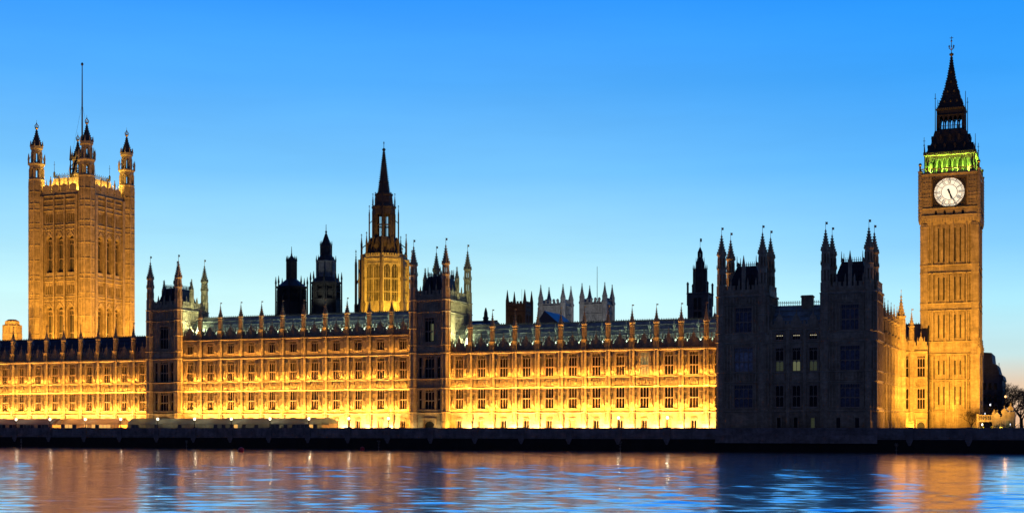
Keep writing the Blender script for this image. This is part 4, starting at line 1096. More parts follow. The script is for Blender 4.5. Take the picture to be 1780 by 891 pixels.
# ------------------------------------------------------------------ central octagonal spire tower
cs = thing('octagonal_spire_tower', 'octagonal tower with tall pointed spire, lit amber on its drum, behind the central range', 'tower', (-68.6, 70, 0)); cs.scale = (1, 1, .969)
g = MB(); ro = 6.9; oa = pi/8
g.lathe(0, 0, [(ro, 0), (ro, 51.5), (ro*.98, 52.4)], 8)
for k in range(8):
    a = pi/8+2*pi*k/8; g.lathe(ro*cos(a), ro*sin(a), [(.6, 20), (.6, 51.6)], 8)
g.build('drum', STONE, cs)
ap = ro*cos(pi/8)
for f in range(8):
    g = MB(rot=f*pi/4)
    for x in (-1.15, 1.15):
        for xx in (-.95, -.5, 0, .5, .95): g.box(x+xx-.05, x+xx+.05, -ap-.3, -ap-.05, 38.5, 49.6)
        for z in (38.5, 41.4, 45.4): g.box(x-1, x+1, -ap-.3, -ap-.05, z-.12, z+.12)
        for q in range(4): g.arch(x-.95+q*.475+.05, x-.95+(q+1)*.475-.05, 44.7, 45.3, -ap-.25, -ap-.05, 2)
        g.arch(x-.95, x+.95, 48, 49.7, -ap-.3, -ap-.02, 5)
    g.box(-2.4, 2.4, -ap-.3, -ap, 49.7, 50.0); 
    for x in (-2.35, 0, 2.35): g.box(x-.14, x+.14, -ap-.35, -ap, 34, 50)
    wo_ = g.build('window', STONE, cs)
    p = MB(rot=f*pi/4)
    for x in (-1.15, 1.15): p.poly([(x-.95,-ap-.04,38.5),(x+.95,-ap-.04,38.5),(x+.95,-ap-.04,49.6),(x-.95,-ap-.04,49.6)])
    p.build('pane', GLASS, wo_)
g = MB()
for f in range(8):
    g.rot = f*pi/4
    stringc(g, -2.8, 2.8, -ap, 51.2, .4, .4); crenel(g, -2.7, 2.7, -ap, -ap+.3, 51.6, 1.2, .8, .4)
g.rot = 0; g.build('parapet', STONE, cs)
g = MB()
for k in range(8):
    a = pi/8+2*pi*k/8; c_, s_ = cos(a), sin(a); R1 = ro+1.25
    g.lathe(R1*c_, R1*s_, [(.5, 20), (.5, 38), (.36, 38.4), (.36, 50)], 8); spire(g, R1*c_, R1*s_, .34, 50, 54.6, 4, crock=.1)
    g.tube((R1*c_, R1*s_, 44), (ro*c_, ro*s_, 46.5), .25); g.tube((R1*c_, R1*s_, 35), (ro*c_, ro*s_, 39), .5)
    R2 = ro-.4
    g.lathe(R2*c_, R2*s_, [(.3, 52), (.3, 56)], 8); spire(g, R2*c_, R2*s_, .3, 56, 59.4, 4, crock=.1); g.tube((R2*c_, R2*s_, 55), (4.6*c_, 4.6*s_, 56.5), .15)
g.build('flying_pinnacles', BROWNST, cs)
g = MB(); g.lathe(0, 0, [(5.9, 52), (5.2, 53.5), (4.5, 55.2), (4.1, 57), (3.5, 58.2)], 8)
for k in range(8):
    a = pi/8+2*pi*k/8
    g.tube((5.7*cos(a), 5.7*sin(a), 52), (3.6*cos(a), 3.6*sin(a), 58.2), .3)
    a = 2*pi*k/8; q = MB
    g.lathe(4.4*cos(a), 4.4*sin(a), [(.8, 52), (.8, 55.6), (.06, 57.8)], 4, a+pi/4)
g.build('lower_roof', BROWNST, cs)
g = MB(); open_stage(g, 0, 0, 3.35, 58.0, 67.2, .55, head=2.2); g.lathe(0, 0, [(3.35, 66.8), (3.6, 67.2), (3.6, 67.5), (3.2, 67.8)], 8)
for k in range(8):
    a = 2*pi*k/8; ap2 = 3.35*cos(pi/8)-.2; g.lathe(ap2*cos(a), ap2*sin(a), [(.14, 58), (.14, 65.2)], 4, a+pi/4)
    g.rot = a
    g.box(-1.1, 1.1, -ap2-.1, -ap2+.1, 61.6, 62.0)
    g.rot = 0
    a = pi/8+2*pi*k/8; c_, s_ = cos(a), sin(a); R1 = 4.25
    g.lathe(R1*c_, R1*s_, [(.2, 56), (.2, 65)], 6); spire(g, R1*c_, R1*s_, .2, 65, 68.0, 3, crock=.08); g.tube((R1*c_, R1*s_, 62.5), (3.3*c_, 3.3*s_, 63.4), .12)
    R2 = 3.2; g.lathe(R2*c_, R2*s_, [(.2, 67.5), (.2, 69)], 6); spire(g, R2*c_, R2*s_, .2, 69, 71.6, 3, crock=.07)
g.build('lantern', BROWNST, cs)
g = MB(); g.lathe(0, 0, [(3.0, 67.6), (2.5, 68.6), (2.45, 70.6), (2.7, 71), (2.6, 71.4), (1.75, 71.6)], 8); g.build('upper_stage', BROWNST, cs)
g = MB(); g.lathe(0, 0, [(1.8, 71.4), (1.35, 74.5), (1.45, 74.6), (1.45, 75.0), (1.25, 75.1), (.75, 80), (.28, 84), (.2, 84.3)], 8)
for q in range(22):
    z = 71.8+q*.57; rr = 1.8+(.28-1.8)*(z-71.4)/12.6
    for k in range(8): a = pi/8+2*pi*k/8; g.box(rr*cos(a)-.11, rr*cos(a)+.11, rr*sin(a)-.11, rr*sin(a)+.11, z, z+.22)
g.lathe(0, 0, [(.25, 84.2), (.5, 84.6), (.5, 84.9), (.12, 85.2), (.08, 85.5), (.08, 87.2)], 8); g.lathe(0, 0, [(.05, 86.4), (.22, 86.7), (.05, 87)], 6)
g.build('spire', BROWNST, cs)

# ------------------------------------------------------------------ ventilation towers
def vent_tower(name, label, x, y, body, zs, m, group, m2=None):
    """zs: body top, colonnade top, roof top, stage top, spire start, tip"""
    root = thing(name, label, 'tower', (x, y, 0), 0, group); W, S = body
    g = MB(); g.lathe(0, 0, [(W, 0), (W, zs[0]), (W*1.06, zs[0]+.2)], 8); g.build('body', m, root)
    g = MB(); open_stage(g, 0, 0, W*.98, zs[0]+.1, zs[1], .32, head=.6)
    for k in range(8):
        a = 2*pi*k/8; ap_ = W*.96*cos(pi/8)
        for d in (-.9, .9): g.lathe(ap_*cos(a)-d*sin(a), ap_*sin(a)+d*cos(a), [(.14, zs[0]), (.14, zs[1])], 4)
        g.rot = a; g.box(-W*.38, W*.38, -ap_-.1, -ap_+.1, (zs[0]+zs[1])/2-.15, (zs[0]+zs[1])/2+.1); g.rot = 0
    g.build('colonnade', m, root)
    MB().lathe(0, 0, [(W*.66, zs[0]), (W*.66, zs[1])], 8).build('flue', DARKST, root)
    g = MB(); g.lathe(0, 0, [(W*1.08, zs[1]), (W*1.08, zs[1]+.35), (W*.95, zs[1]+.5), (S*1.25, zs[2]-.3), (S, zs[2])], 8); g.build('roof', LEAD, root)
    g = MB()
    for k in range(8):
        a = pi/8+2*pi*k/8; g.lathe(W*1.06*cos(a), W*1.06*sin(a), [(.24, zs[0]-4), (.2, zs[1]+1.2)], 6); g.taper(W*1.06*cos(a), W*1.06*sin(a), zs[1]+1.2, zs[1]+3.2, .22, .22, .03, .03)
        g.lathe(S*1.05*cos(a), S*1.05*sin(a), [(.12, zs[2]-.5), (.12, zs[3]+.5)], 6); g.taper(S*1.05*cos(a), S*1.05*sin(a), zs[3]+.5, zs[3]+2.0, .16, .16, .02, .02)
    g.build('pinnacles', m, root)
    g = MB(); g.lathe(0, 0, [(S, zs[2]-.2), (S, zs[3]), (S*1.12, zs[3]+.15), (S*1.12, zs[3]+.4)], 8); ribs_oct(g, 0, 0, S, zs[2], zs[3], .12)
    for k in range(8):
        g.rot = k*pi/4; ap_ = S*cos(pi/8)
        g.box(-.08, .08, -ap_-.08, -ap_, zs[2]+.2, zs[3]-.2); g.box(-S*.38, S*.38, -ap_-.08, -ap_, (zs[2]+zs[3])/2-.1, (zs[2]+zs[3])/2+.1)
    g.rot = 0; g.build('upper_stage', m2 or m, root)
    return root
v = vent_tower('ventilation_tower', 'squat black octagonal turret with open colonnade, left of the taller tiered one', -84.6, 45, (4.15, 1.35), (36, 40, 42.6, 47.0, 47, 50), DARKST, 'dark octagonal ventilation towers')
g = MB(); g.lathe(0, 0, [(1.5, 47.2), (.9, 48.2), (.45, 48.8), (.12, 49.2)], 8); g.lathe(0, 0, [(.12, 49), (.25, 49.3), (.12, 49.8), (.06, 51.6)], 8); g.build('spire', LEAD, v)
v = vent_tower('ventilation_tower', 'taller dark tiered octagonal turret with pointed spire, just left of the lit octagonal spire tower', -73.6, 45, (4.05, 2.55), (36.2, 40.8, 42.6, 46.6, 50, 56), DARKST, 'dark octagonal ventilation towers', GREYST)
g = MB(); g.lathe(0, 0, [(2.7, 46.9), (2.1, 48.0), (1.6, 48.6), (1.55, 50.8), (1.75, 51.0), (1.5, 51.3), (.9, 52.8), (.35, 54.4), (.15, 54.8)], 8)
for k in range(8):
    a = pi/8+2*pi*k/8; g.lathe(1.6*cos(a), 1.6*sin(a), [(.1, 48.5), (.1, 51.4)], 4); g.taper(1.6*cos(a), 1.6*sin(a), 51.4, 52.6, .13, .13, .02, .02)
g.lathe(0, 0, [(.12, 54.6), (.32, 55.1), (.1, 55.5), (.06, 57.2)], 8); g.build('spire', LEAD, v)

# bell turret behind the north range
st = thing('bell_turret', 'dark slender tiered turret just left of the unlit pavilion, behind the lit range', 'tower', (35.3, 32.5, 0))
def f4(mb, f): mb.wall(-2.45, 2.45, 0, 33, -2.45, [(-.95, -.12, 25, 28.5), (.12, .95, 25, 28.5), (-.95, -.12, 29, 31.8), (.12, .95, 29, 31.8)], .4); stringc(mb, -2.45, 2.45, -2.45, 32.8, .3, .3); mb.box(-2.6, -2.2, -2.6, -2.2, 30, 34.8); mb.lathe(-2.4, -2.4, [(.25, 34.8), (.32, 35.2), (.1, 35.6)], 6)
four(f4, 'body', mat('dusky_stone', (.16, .14, .135), .85, .3, .5, streak=True), st); MB().box(-2, 2, -2, 2, 0, 32.9).build('inner_core', DARKST, st)
g = MB(); g.lathe(0, 0, [(1.75, 33), (1.6, 38.3), (1.75, 38.5), (1.7, 38.8), (1.15, 38.9)], 8); ribs_oct(g, 0, 0, 1.65, 33, 38.4, .12)
for k in range(8): a = pi/8+2*pi*k/8; g.taper(1.65*cos(a), 1.65*sin(a), 38.7, 39.9, .13, .13, .02, .02)
g.build('lantern', LEAD, st)
g = MB(); g.lathe(0, 0, [(1.2, 38.7), (.95, 40.4), (.6, 41.4)], 8); open_stage(g, 0, 0, .6, 41.3, 43, .14, n=6, head=.3); g.lathe(0, 0, [(.6, 42.8), (.12, 44)], 8)
for k in range(6): a = 2*pi*k/6; g.taper(1.0*cos(a), 1.0*sin(a), 39.6, 41.6, .1, .1, .02, .02)
vane(g, 0, 0, 43.8, 2.4); g.build('spire', LEAD, st)
# small golden gablet pinnacle behind the range end
g = MB(); g.lathe(0, 0, [(1.1, 0), (1.1, 25)], 8); g.taper(0, 0, 25, 28.2, 1.0, 1.0, .15, .15); g.tube((0, 0, 28), (0, 0, 30), .09, .05)
tag(g.build('court_pinnacle', STONE, None, (39.0, 32, 0)), 'small amber pinnacle showing over the roof between the bell turret and the pavilion', 'pinnacle')

# ------------------------------------------------------------------ abbey, church and other things behind
def abbey(name, label, cx, flag, group):
    y = 350; root = thing(name, label, 'tower', (cx, y, 0), 0, group); h = 6.0
    def fc(mb, f):
        mb.wall(-h, h, 0, 60.6, -h, [(-1.4, 1.4, 42, 52)], .8); stringc(mb, -h, h, -h, 60.6, .6, .7); stringc(mb, -h, h, -h, 56, .5, .5); stringc(mb, -h, h, -h, 40, .5, .5)
        mb.arch(-1.4, 1.4, 50, 52, -h, -h+.8, 5)
        mb.prism([(-2.6, 51.5), (-2.1, 51.5), (0, 54.6), (2.1, 51.5), (2.6, 51.5), (0, 55.6)], -h-.4, -h)
        for x in (-4.6, -4, -3.3, -2.6, 2.6, 3.3, 4, 4.6, -.9, 0, .9): mb.box(x-.14, x+.14, -h-.25, -h, 41 if abs(x) > 2 else 56.3, 55.4 if abs(x) > 2 else 60)
        for x in (-4.2, -3, -1.8, -.6, .6, 1.8, 3, 4.2): mb.box(x-.3, x+.3, -h-.2, -h, 57.4, 58.8)
        mb.box(-h+.9, h-.9, -h, -h+.5, 61, 61.8)
        for x in (-3, -1, 1, 3): mb.box(x-.5, x+.5, -h, -h+.5, 61.8, 62.9); mb.lathe(x, -h+.25, [(.7, 62.8), (.75, 63.3), (.3, 64)], 6)
    four(fc, 'wall', GREYST, root); MB().box(-h+.9, h-.9, -h+.9, h-.9, 0, 60.4).build('inner_core', DARKST, root)
    g = MB(); g.lathe(0, 0, [(1.35, 0), (1.35, 61), (1.6, 61.3), (1.6, 62), (1.3, 62.4), (1.25, 64), (1.45, 64.3)], 8); spire(g, 0, 0, 1.25, 64.3, 71.4, 6, crock=.2, ball=.2); pm = g.mesh('corner_pinnacle', GREYST)
    for sx in (-1, 1):
        for sy in (-1, 1): put(pm, 'corner_pinnacle', root, (sx*(h-.2), sy*(h-.2), 0))
    if flag: MB().tube((0, 0, 60), (0, 0, 79.6), .2, .1, 6).build('flagpole', LEAD, root)
    return root
abbey('abbey_tower', 'pale grey abbey tower with four corner pinnacles and no flagpole', -118.0, False, 'twin abbey towers')
abbey('abbey_tower', 'pale grey abbey tower with a thin flagpole, right one of the pair', -96.6, True, 'twin abbey towers')
ch = thing('church_tower', 'dark brown square church tower with battlements, left of the pale twin abbey towers', 'tower', (-91.2, 234, 0))
def fch(mb, f):
    h = 4.0; mb.wall(-h, h, 0, 50.6, -h, [(-2.6, -.5, 42.5, 47), (.5, 2.6, 42.5, 47)], .5); stringc(mb, -h, h, -h, 48, .4, .35); stringc(mb, -h, h, -h, 50.2, .4, .35)
    crenel(mb, -h, h, -h, -h+.4, 50.6, 1.6, 1.3, .6); mb.arch(-2.6, -.5, 45.6, 47, -h, -h+.5); mb.arch(.5, 2.6, 45.6, 47, -h, -h+.5)
    for x in (-1.55, 1.55): mb.box(x-.1, x+.1, -h+.1, -h+.4, 42.5, 46.8)
    mb.box(-h-.35, -h+.7, -h-.35, -h+.7, 0, 52.4); mb.taper(-h+.2, -h+.2, 52.4, 57, .55, .55, .06, .06)
four(fch, 'wall', BROWNST, ch); MB().box(-3.4, 3.4, -3.4, 3.4, 0, 50.4).build('inner_core', DARKST, ch); MB().tube((1, 0, 50), (1, 0, 57.5), .07, .05, 5).build('flagpole', LEAD, ch)
bh = thing('blue_roofed_hall', 'hall with a steep blue slate roof, between the brown church tower and the abbey', 'building', (-84.6, 248, 0))
MB().prism([(-6, 0), (7, 0), (7, 42), (-6, 42)], 0, 20).build('wall', BROWNST, bh)
MB().prism([(-6.4, 41.8), (8.5, 41.8), (-.8, 49.6)], -.6, 20).build('roof', BLUER, bh)
# nave roof low between church and abbey
g = MB(); g.prismx([(0, 0), (0, 41), (7, 46), (14, 41), (14, 0)], 0, 10); o = g.build('nave_block', DARKST, None, (-79, 262, 0)); tag(o, 'dark ridge roofed block low between the blue roof and the left abbey tower', 'building')
g = MB()
g.lathe(0, 0, [(1.1, 0), (1.1, 30), (.8, 30.3), (.7, 31), (.9, 31.2), (.55, 31.6), (.5, 32.6), (.15, 34)], 6)
tag(g.build('roof_pinnacle', DARKST, None, (-32, 60, 0)), 'small black pinnacle rising over a dark roof, right of the right flanking tower', 'pinnacle')
g = MB(); g.prismx([(0, 0), (0, 28.6), (5, 30.2), (10, 28.6), (10, 0)], 0, 9); g.box(0, 9, 4.9, 5.1, 30.1, 30.5)
tag(g.build('court_block', NAVYROOF, None, (-37.5, 55, 0)), 'low dark roofed block behind the right flanking tower', 'building')
g = MB(); g.lathe(0, 0, [(3.2, 0), (3.2, 31), (3.0, 31.3), (2.9, 33.6), (2.4, 34), (2.3, 35), (1.2, 35.6)], 8, pi/8); ribs_oct(g, 0, 0, 2.95, 31, 33.8, .2)
tag(g.build('stair_turret', STONE, None, (-196.7, 60, 0)), 'stubby amber stone turret left of the great square tower, at the picture edge', 'turret')

# ------------------------------------------------------------------ ground, river wall, terrace
def sheet(name, x0, x1, y0, y1, z, m, kind='structure'):
    return tag(MB().poly([(x0,y0,z),(x1,y0,z),(x1,y1,z),(x0,y1,z)]).build(name, m), kind=kind)
sheet('ground', -2500, 2500, -9.5, 3500, -.06, ASPH)
sheet('terrace_pavement', -175, 60, -9.5, .5, .0, PAVE)
# water: a real wave surface (sum of wind waves), smoothed as in a long exposure
wm_ = bpy.data.materials.new('river_water'); wm_.use_nodes = True; nt = wm_.node_tree; b = nt.nodes['Principled BSDF']
b.inputs['Base Color'].default_value = (.97, .93, .97, 1); b.inputs['Metallic'].default_value = .95; b.inputs['Roughness'].default_value = .13; b.inputs['IOR'].default_value = 5.0
t = nt.nodes.new('ShaderNodeTexCoord')
mp_ = nt.nodes.new('ShaderNodeMapping'); mp_.inputs['Scale'].default_value = (1, 2.2, 1); mp_.inputs['Rotation'].default_value = (0, 0, -R(22)); nt.links.new(t.outputs['Object'], mp_.inputs[0])
n_ = nt.nodes.new('ShaderNodeTexNoise'); n_.inputs['Scale'].default_value = .9; n_.inputs['Detail'].default_value = 3; nt.links.new(mp_.outputs[0], n_.inputs[0])
bp = nt.nodes.new('ShaderNodeBump'); bp.inputs['Strength'].default_value = .6; bp.inputs['Distance'].default_value = .03; nt.links.new(n_.outputs[0], bp.inputs['Height'])
nt.links.new(bp.outputs[0], b.inputs['Normal'])
WATER = wm_
import numpy as np
def wave_sheet():
    rg = np.random.default_rng(5)
    xs = np.concatenate([[-2500, -1200, -600, -330], np.arange(-230, 181, .7), [260, 500, 1200, 2500]])
    ys = np.concatenate([[-2500, -1200, -600, -340], np.arange(-270, -9.5, .36), [-9.4]])
    X, Y = np.meshgrid(xs, ys); Z = np.zeros_like(X)
    slope = WSLOPE; N = 64
    for k in range(N):
        wl = .8*(4.2/.8)**(k/(N-1)); th_ = TH+pi/2+rg.normal(0, .42); kx, ky = cos(th_)*2*pi/wl, sin(th_)*2*pi/wl
        amp = slope*math.sqrt(2/N)*wl/(2*pi); Z += amp*np.sin(kx*X+ky*Y+rg.uniform(0, 2*pi))
    gust = .7+.3*np.sin(X*.031+1.3*np.sin(Y*.02))*np.sin(Y*.047+X*.011+.7)
    fade = np.clip((X+230)/25, 0, 1)*np.clip((180-X)/25, 0, 1)*np.clip((Y+270)/20, 0, 1)
    calm = np.clip((-9.5-Y)/150, .40, 1)       # sheltered water under the wall
    Z = Z*gust*fade*calm+WZ
    ny, nx = X.shape
    co = np.stack([X, Y, Z], -1).reshape(-1, 3)
    a = (np.arange(ny-1)[:, None]*nx+np.arange(nx-1)[None, :]).ravel()
    F_ = np.stack([a, a+1, a+nx+1, a+nx], -1)
    me = bpy.data.meshes.new('water'); me.vertices.add(len(co)); me.vertices.foreach_set('co', co.ravel())
    me.loops.add(F_.size); me.loops.foreach_set('vertex_index', F_.ravel().astype(np.int32))
    me.polygons.add(len(F_)); me.polygons.foreach_set('loop_start', np.arange(len(F_), dtype=np.int32)*4); me.polygons.foreach_set('loop_total', np.full(len(F_), 4, np.int32))
    me.update(); me.validate(); me.materials.append(WATER); me.shade_smooth()
    return me
WSLOPE = .098
tag(put(wave_sheet(), 'water'), kind='structure')
rw = thing('embankment_wall', 'dark granite river wall with piers, running the full width under the palace', 'wall', (0, -10, WZ))
g = MB(); g.prismx([(-.55, -3), (-.1, 2.6), (.5, 2.6), (.5, -3)], -400, 300); g.build('footing', ALGAE, rw)
g = MB(); g.box(-400, 300, 0, .5, 2.6, 4.6)
g.build('wall', RIVST, rw)
g = MB(); rr_ = random.Random(3)
for k in range(4):
    g.box(-400, 300, -.03, 0, 2.95+k*.42, 3.28+k*.42)
for x in range(-170, 130, 3): g.box(x+rr_.random(), x+rr_.random()+1.2, -.05, -.03, 2.95+rr_.randrange(4)*.42, 3.25+rr_.randrange(1)*.42) if rr_.random() < .3 else None
g.build('stone_courses', RIVST, rw)
g = MB(); g.box(-400, 300, -.12, .6, 4.6, 4.9); stringc(g, -400, 300, 0, 2.65, .25, .22)
g.build('coping', RIVST, rw)
pier = MB(); pier.box(-.65, .65, -.3, .55, 2.4, 5.0); pier.box(-.5, .5, -.38, -.3, 2.9, 4.4); pier.taper(0, -.12, 1.4, 2.4, .2, .15, .65, .35); prm = pier.mesh('pier', RIVST)
LX = [-165.3, -154.5, -143.7, -132.9, -122.1, -111.1, -100.3, -89.3, -78.6, -68.2, -57.5, -47.0, -36.5, -26.3, -15.5, -4.7, 6.3, 17.3, 28.3, 39.0]
for x in LX+[88, 99, 110]: put(prm, 'pier', rw, (x, 0, 0))

# terrace lamps
lp = thing('terrace_lamp', 'globe lamp leftmost in the picture, before the pink grey marquee', 'street lamp', (-132.9, -9.7, 1.0), 0, 'globe lamps along the terrace wall')
g = MB(); g.lathe(0, 0, [(.22, 0), (.22, .15), (.1, .3), (.07, 1.5), (.12, 1.6), (.06, 1.7), (.12, 1.8)], 8); g.build('lamp_post', BLACK, lp)
g = MB(); g.lathe(0, 0, [(.1, 1.8), (.26, 1.9), (.33, 2.12), (.28, 2.36), (.1, 2.48), (.02, 2.52)], 12); g.build('globe', GLOBE, lp, smooth=True)
g = MB(); g.lathe(0, 0, [(.12, 2.46), (.14, 2.52), (.03, 2.62), (.02, 2.8)], 6); g.build('lamp_cap', BLACK, lp)
lit_x = [x for x in LX if x > -140 and x not in (-15.5, -4.7, 6.3, 17.3)]
lamps = [lp]+[copy_tree(lp, None, (x, -9.7, 1.0)) for x in lit_x[1:]]
lamplabels = {-143.7: 'globe lamp on the river wall beyond the left picture edge', -132.9: 'globe lamp leftmost in the picture, before the pink grey marquee', -122.1: 'globe lamp near the right end of the pink grey marquee',
 -111.1: 'globe lamp before the left part of the orange lit marquee', -100.3: 'globe lamp at the right end of the orange lit marquee', -89.3: 'globe lamp at the left end of the green grey marquee, under the left flanking tower',
 -78.6: 'second globe lamp from the left end of the green grey marquee', -68.2: 'third globe lamp from the left end of the green grey marquee', -57.5: 'third globe lamp from the right end of the green grey marquee', -47.0: 'globe lamp nearest the glowing right end of the green grey marquee',
 -36.5: 'globe lamp just right of the marquees, before the bright wall', -26.3: 'globe lamp left of the arched door of the right flanking tower', 28.3: 'globe lamp on the river wall before the north range, second from the dark pavilion', 39.0: 'globe lamp on the river wall nearest the dark pavilion',
 -165.3: 'globe lamp far beyond the left picture edge', -154.5: 'second globe lamp beyond the left picture edge'}
for o, x in zip(lamps, lit_x): o['label'] = lamplabels[x]

# marquees
def marquee(label, x0, x1, m, end_round=(False, False), panels='grey', glow=None):
    root = thing('marquee', label, 'marquee', (x0, -9.0, 0), 0, 'marquees on the terrace'); L = x1-x0
    yf, yb, ze, zr = 0, 4.9, 1.95, 3.3
    g = MB(); n = max(2, round(L/4.6)); s = L/n
    prof = [(yf-.15, ze-.25), (yf-.15, ze), (yf+.9, ze+.75), (yf+2.0, zr-.08), (yf+2.8, zr), (yb-2, zr-.08), (yb-.9, ze+.75), (yb+.15, ze), (yb+.15, ze-.25)]
    for k in range(n):
        xa = k*s; segs = 6
        for q in range(segs):
            a, b = xa+q*s/segs, xa+(q+1)*s/segs
            ba, bb = -.13*sin(pi*q/segs), -.13*sin(pi*(q+1)/segs)
            for (y0, z0), (y1, z1) in zip(prof, prof[1:]):
                def zz(z, d): return z+d*(0 if z <= ze else 1)+.1
                g.poly([(a, y0, zz(z0, ba)), (b, y0, zz(z0, bb)), (b, y1, zz(z1, bb)), (a, y1, zz(z1, ba))])
    for xe, rd in ((0, end_round[0]), (L, end_round[1])):
        if rd:   # hipped end bellying outward
            sg = -1 if xe == 0 else 1
            for (y0, z0), (y1, z1) in zip(prof, prof[1:]):
                for q in range(5):
                    def P(y, z, t):
                        h_ = (z-ze)/(zr-ze) if z > ze else 0
                        return (xe+sg*t*2.2*math.sqrt(max(0, 1-h_*h_)), y if h_ < .99 else y, z+.1)
                    pass
            pts = [(y, z) for y, z in prof]
            for q in range(6):
                t0, t1 = q/6, (q+1)/6
                def ring_(t):
                    th_ = t*pi/2; zc_ = ze+(zr-ze)*sin(th_)+.1; out = 2.4*cos(th_); return zc_, out
                z0, o0 = ring_(t0); z1, o1 = ring_(t1)
                def row(z, o, t):
                    inset = 2.6*(1-cos(t*pi/2)); return [(xe, yf-.15+inset, z), (xe+sg*o*.75, yf+.3+inset*.85, z), (xe+sg*o, yf+1.6+inset*.4, z), (xe+sg*o, yb-1.6-inset*.4, z), (xe, yb+.15-inset, z)]
                A, B = row(z0, o0, t0), row(z1, o1, t1)
                for i in range(4): g.poly([A[i], A[i+1], B[i+1], B[i]])
            g.poly([(xe, yf-.15, ze-.2), (xe+sg*1.8, yf+.3, ze-.2), (xe+sg*1.8, yf+.3, ze+.1), (xe, yf-.15, ze+.1)])
        else:
            g.poly([(xe, y, z+.1) for y, z in prof])
    g.build('canopy', m, root)
    g = MB(); w = 1.15; k = 0; x = 0
    np_ = max(3, round(L/w)); w = L/np_
    for k in range(np_+1): x = k*w; g.box(x-.05, x+.05, yf-.04, yf+.04, 0, ze-.15)
    g.box(0, L, yf-.05, yf+.05, .9, .98); g.build('side_frame', TENTG, root)
    rnd = random.Random(int(x0*10)); groups_ = {}
    for k in range(np_):
        if glow: key = WARMWIN if rnd.random() < glow else (PVC if rnd.random() < .4 else m)
        else: key = PVC if rnd.random() < .6 else (NAVYROOF if rnd.random() < .5 else m)
        groups_.setdefault(key.name, (key, MB()))[1].poly([(k*w, yf, 0), (k*w+w, yf, 0), (k*w+w, yf, ze-.1), (k*w, yf, ze-.1)])
    for key, mb in groups_.values(): mb.build('side_panel', key, root)
    MB().poly([(0, yb, 0), (L, yb, 0), (L, yb, ze), (0, yb, ze)]).build('back_panel', m, root)
    if end_round[1]:
        g = MB(); P = [(L, yf), (L+1.7, yf+.4), (L+2.3, yf+1.6), (L+2.3, yb-1.4), (L, yb)]
        for a, b in zip(P, P[1:]): g.poly([(a[0], a[1], 0), (b[0], b[1], 0), (b[0], b[1], ze+.1), (a[0], a[1], ze+.1)])
        g.build('end_panel', TENTO, root)
    return root
marquee('pink grey canvas marquee at the left picture edge', -168, -122.0, TENTP)
marquee('cream canvas marquee glowing orange inside, left of the left flanking tower', -119.2, -101.5, TENTO, (True, False), glow=.5)
marquee('long green grey canvas marquee with a glowing rounded right end', -98.8, -44.0, TENTG, (False, True), glow=.06)

# buoys and tide markers
for x, y, r_, lab in ((-40.5, -48.0, .62, 'left red spherical mooring buoy floating on the river'), (-28.0, -19.0, .5, 'right red spherical mooring buoy floating near the wall')):
    by = thing('mooring_buoy', lab, 'buoy', (x, y, WZ), 0, 'red mooring buoys')
    g = MB(); g.lathe(0, 0, [(r_*sin(pi*k/12)+.001, r_*.55-r_*cos(pi*k/12)) for k in range(13)], 20); g.build('float', RED, by, smooth=True)
    g = MB(); g.lathe(0, 0, [(.1, r_*1.5), (.1, r_*1.62), (.05, r_*1.75)], 8); g.build('ring_cap', BLACK, by)
for i, (x, lab, shp) in enumerate(((-130.1, 'tide marker with stacked triangles, under the leftmost lamps', 0), (-80.0, 'cross topped marker on the wall below the left end of the green marquee', 1), (-28.1, 'marker with a flat topped frame, below the right flanking tower', 2),
     (29.1, 'cross topped marker on the wall right of the centre, before the north range', 2), (85.6, 'star shaped marker on the wall between the pavilion and the clock tower', 1))):
    mk = thing('river_marker', lab, 'marker', (x, -11.0, WZ), 0, 'small navigation markers on the river wall')
    g = MB(); g.tube((0, 0, -1), (0, 0, 1.3), .07); g.box(-.3, .3, -.05, .05, .5, .6); g.build('post', MARK, mk)
    g = MB()
    if shp == 0: g.prism([(-.38, 1.2), (.38, 1.2), (0, 1.75)], -.05, .05); g.prism([(-.28, 1.75), (.28, 1.75), (0, 2.2)], -.05, .05)
    elif shp == 1:
        for a in (0, pi/3, 2*pi/3): g.tube((-.42*cos(a), 0, 1.6-.42*sin(a)), (.42*cos(a), 0, 1.6+.42*sin(a)), .07)
    else: g.box(-.4, .4, -.05, .05, 1.9, 2.02); g.tube((-.35, 0, 1.95), (0, 0, 1.5), .06); g.tube((.35, 0, 1.95), (0, 0, 1.5), .06); g.tube((-.3, 0, 1.3), (.3, 0, 1.3), .06)
    g.build('topmark', MARK, mk)

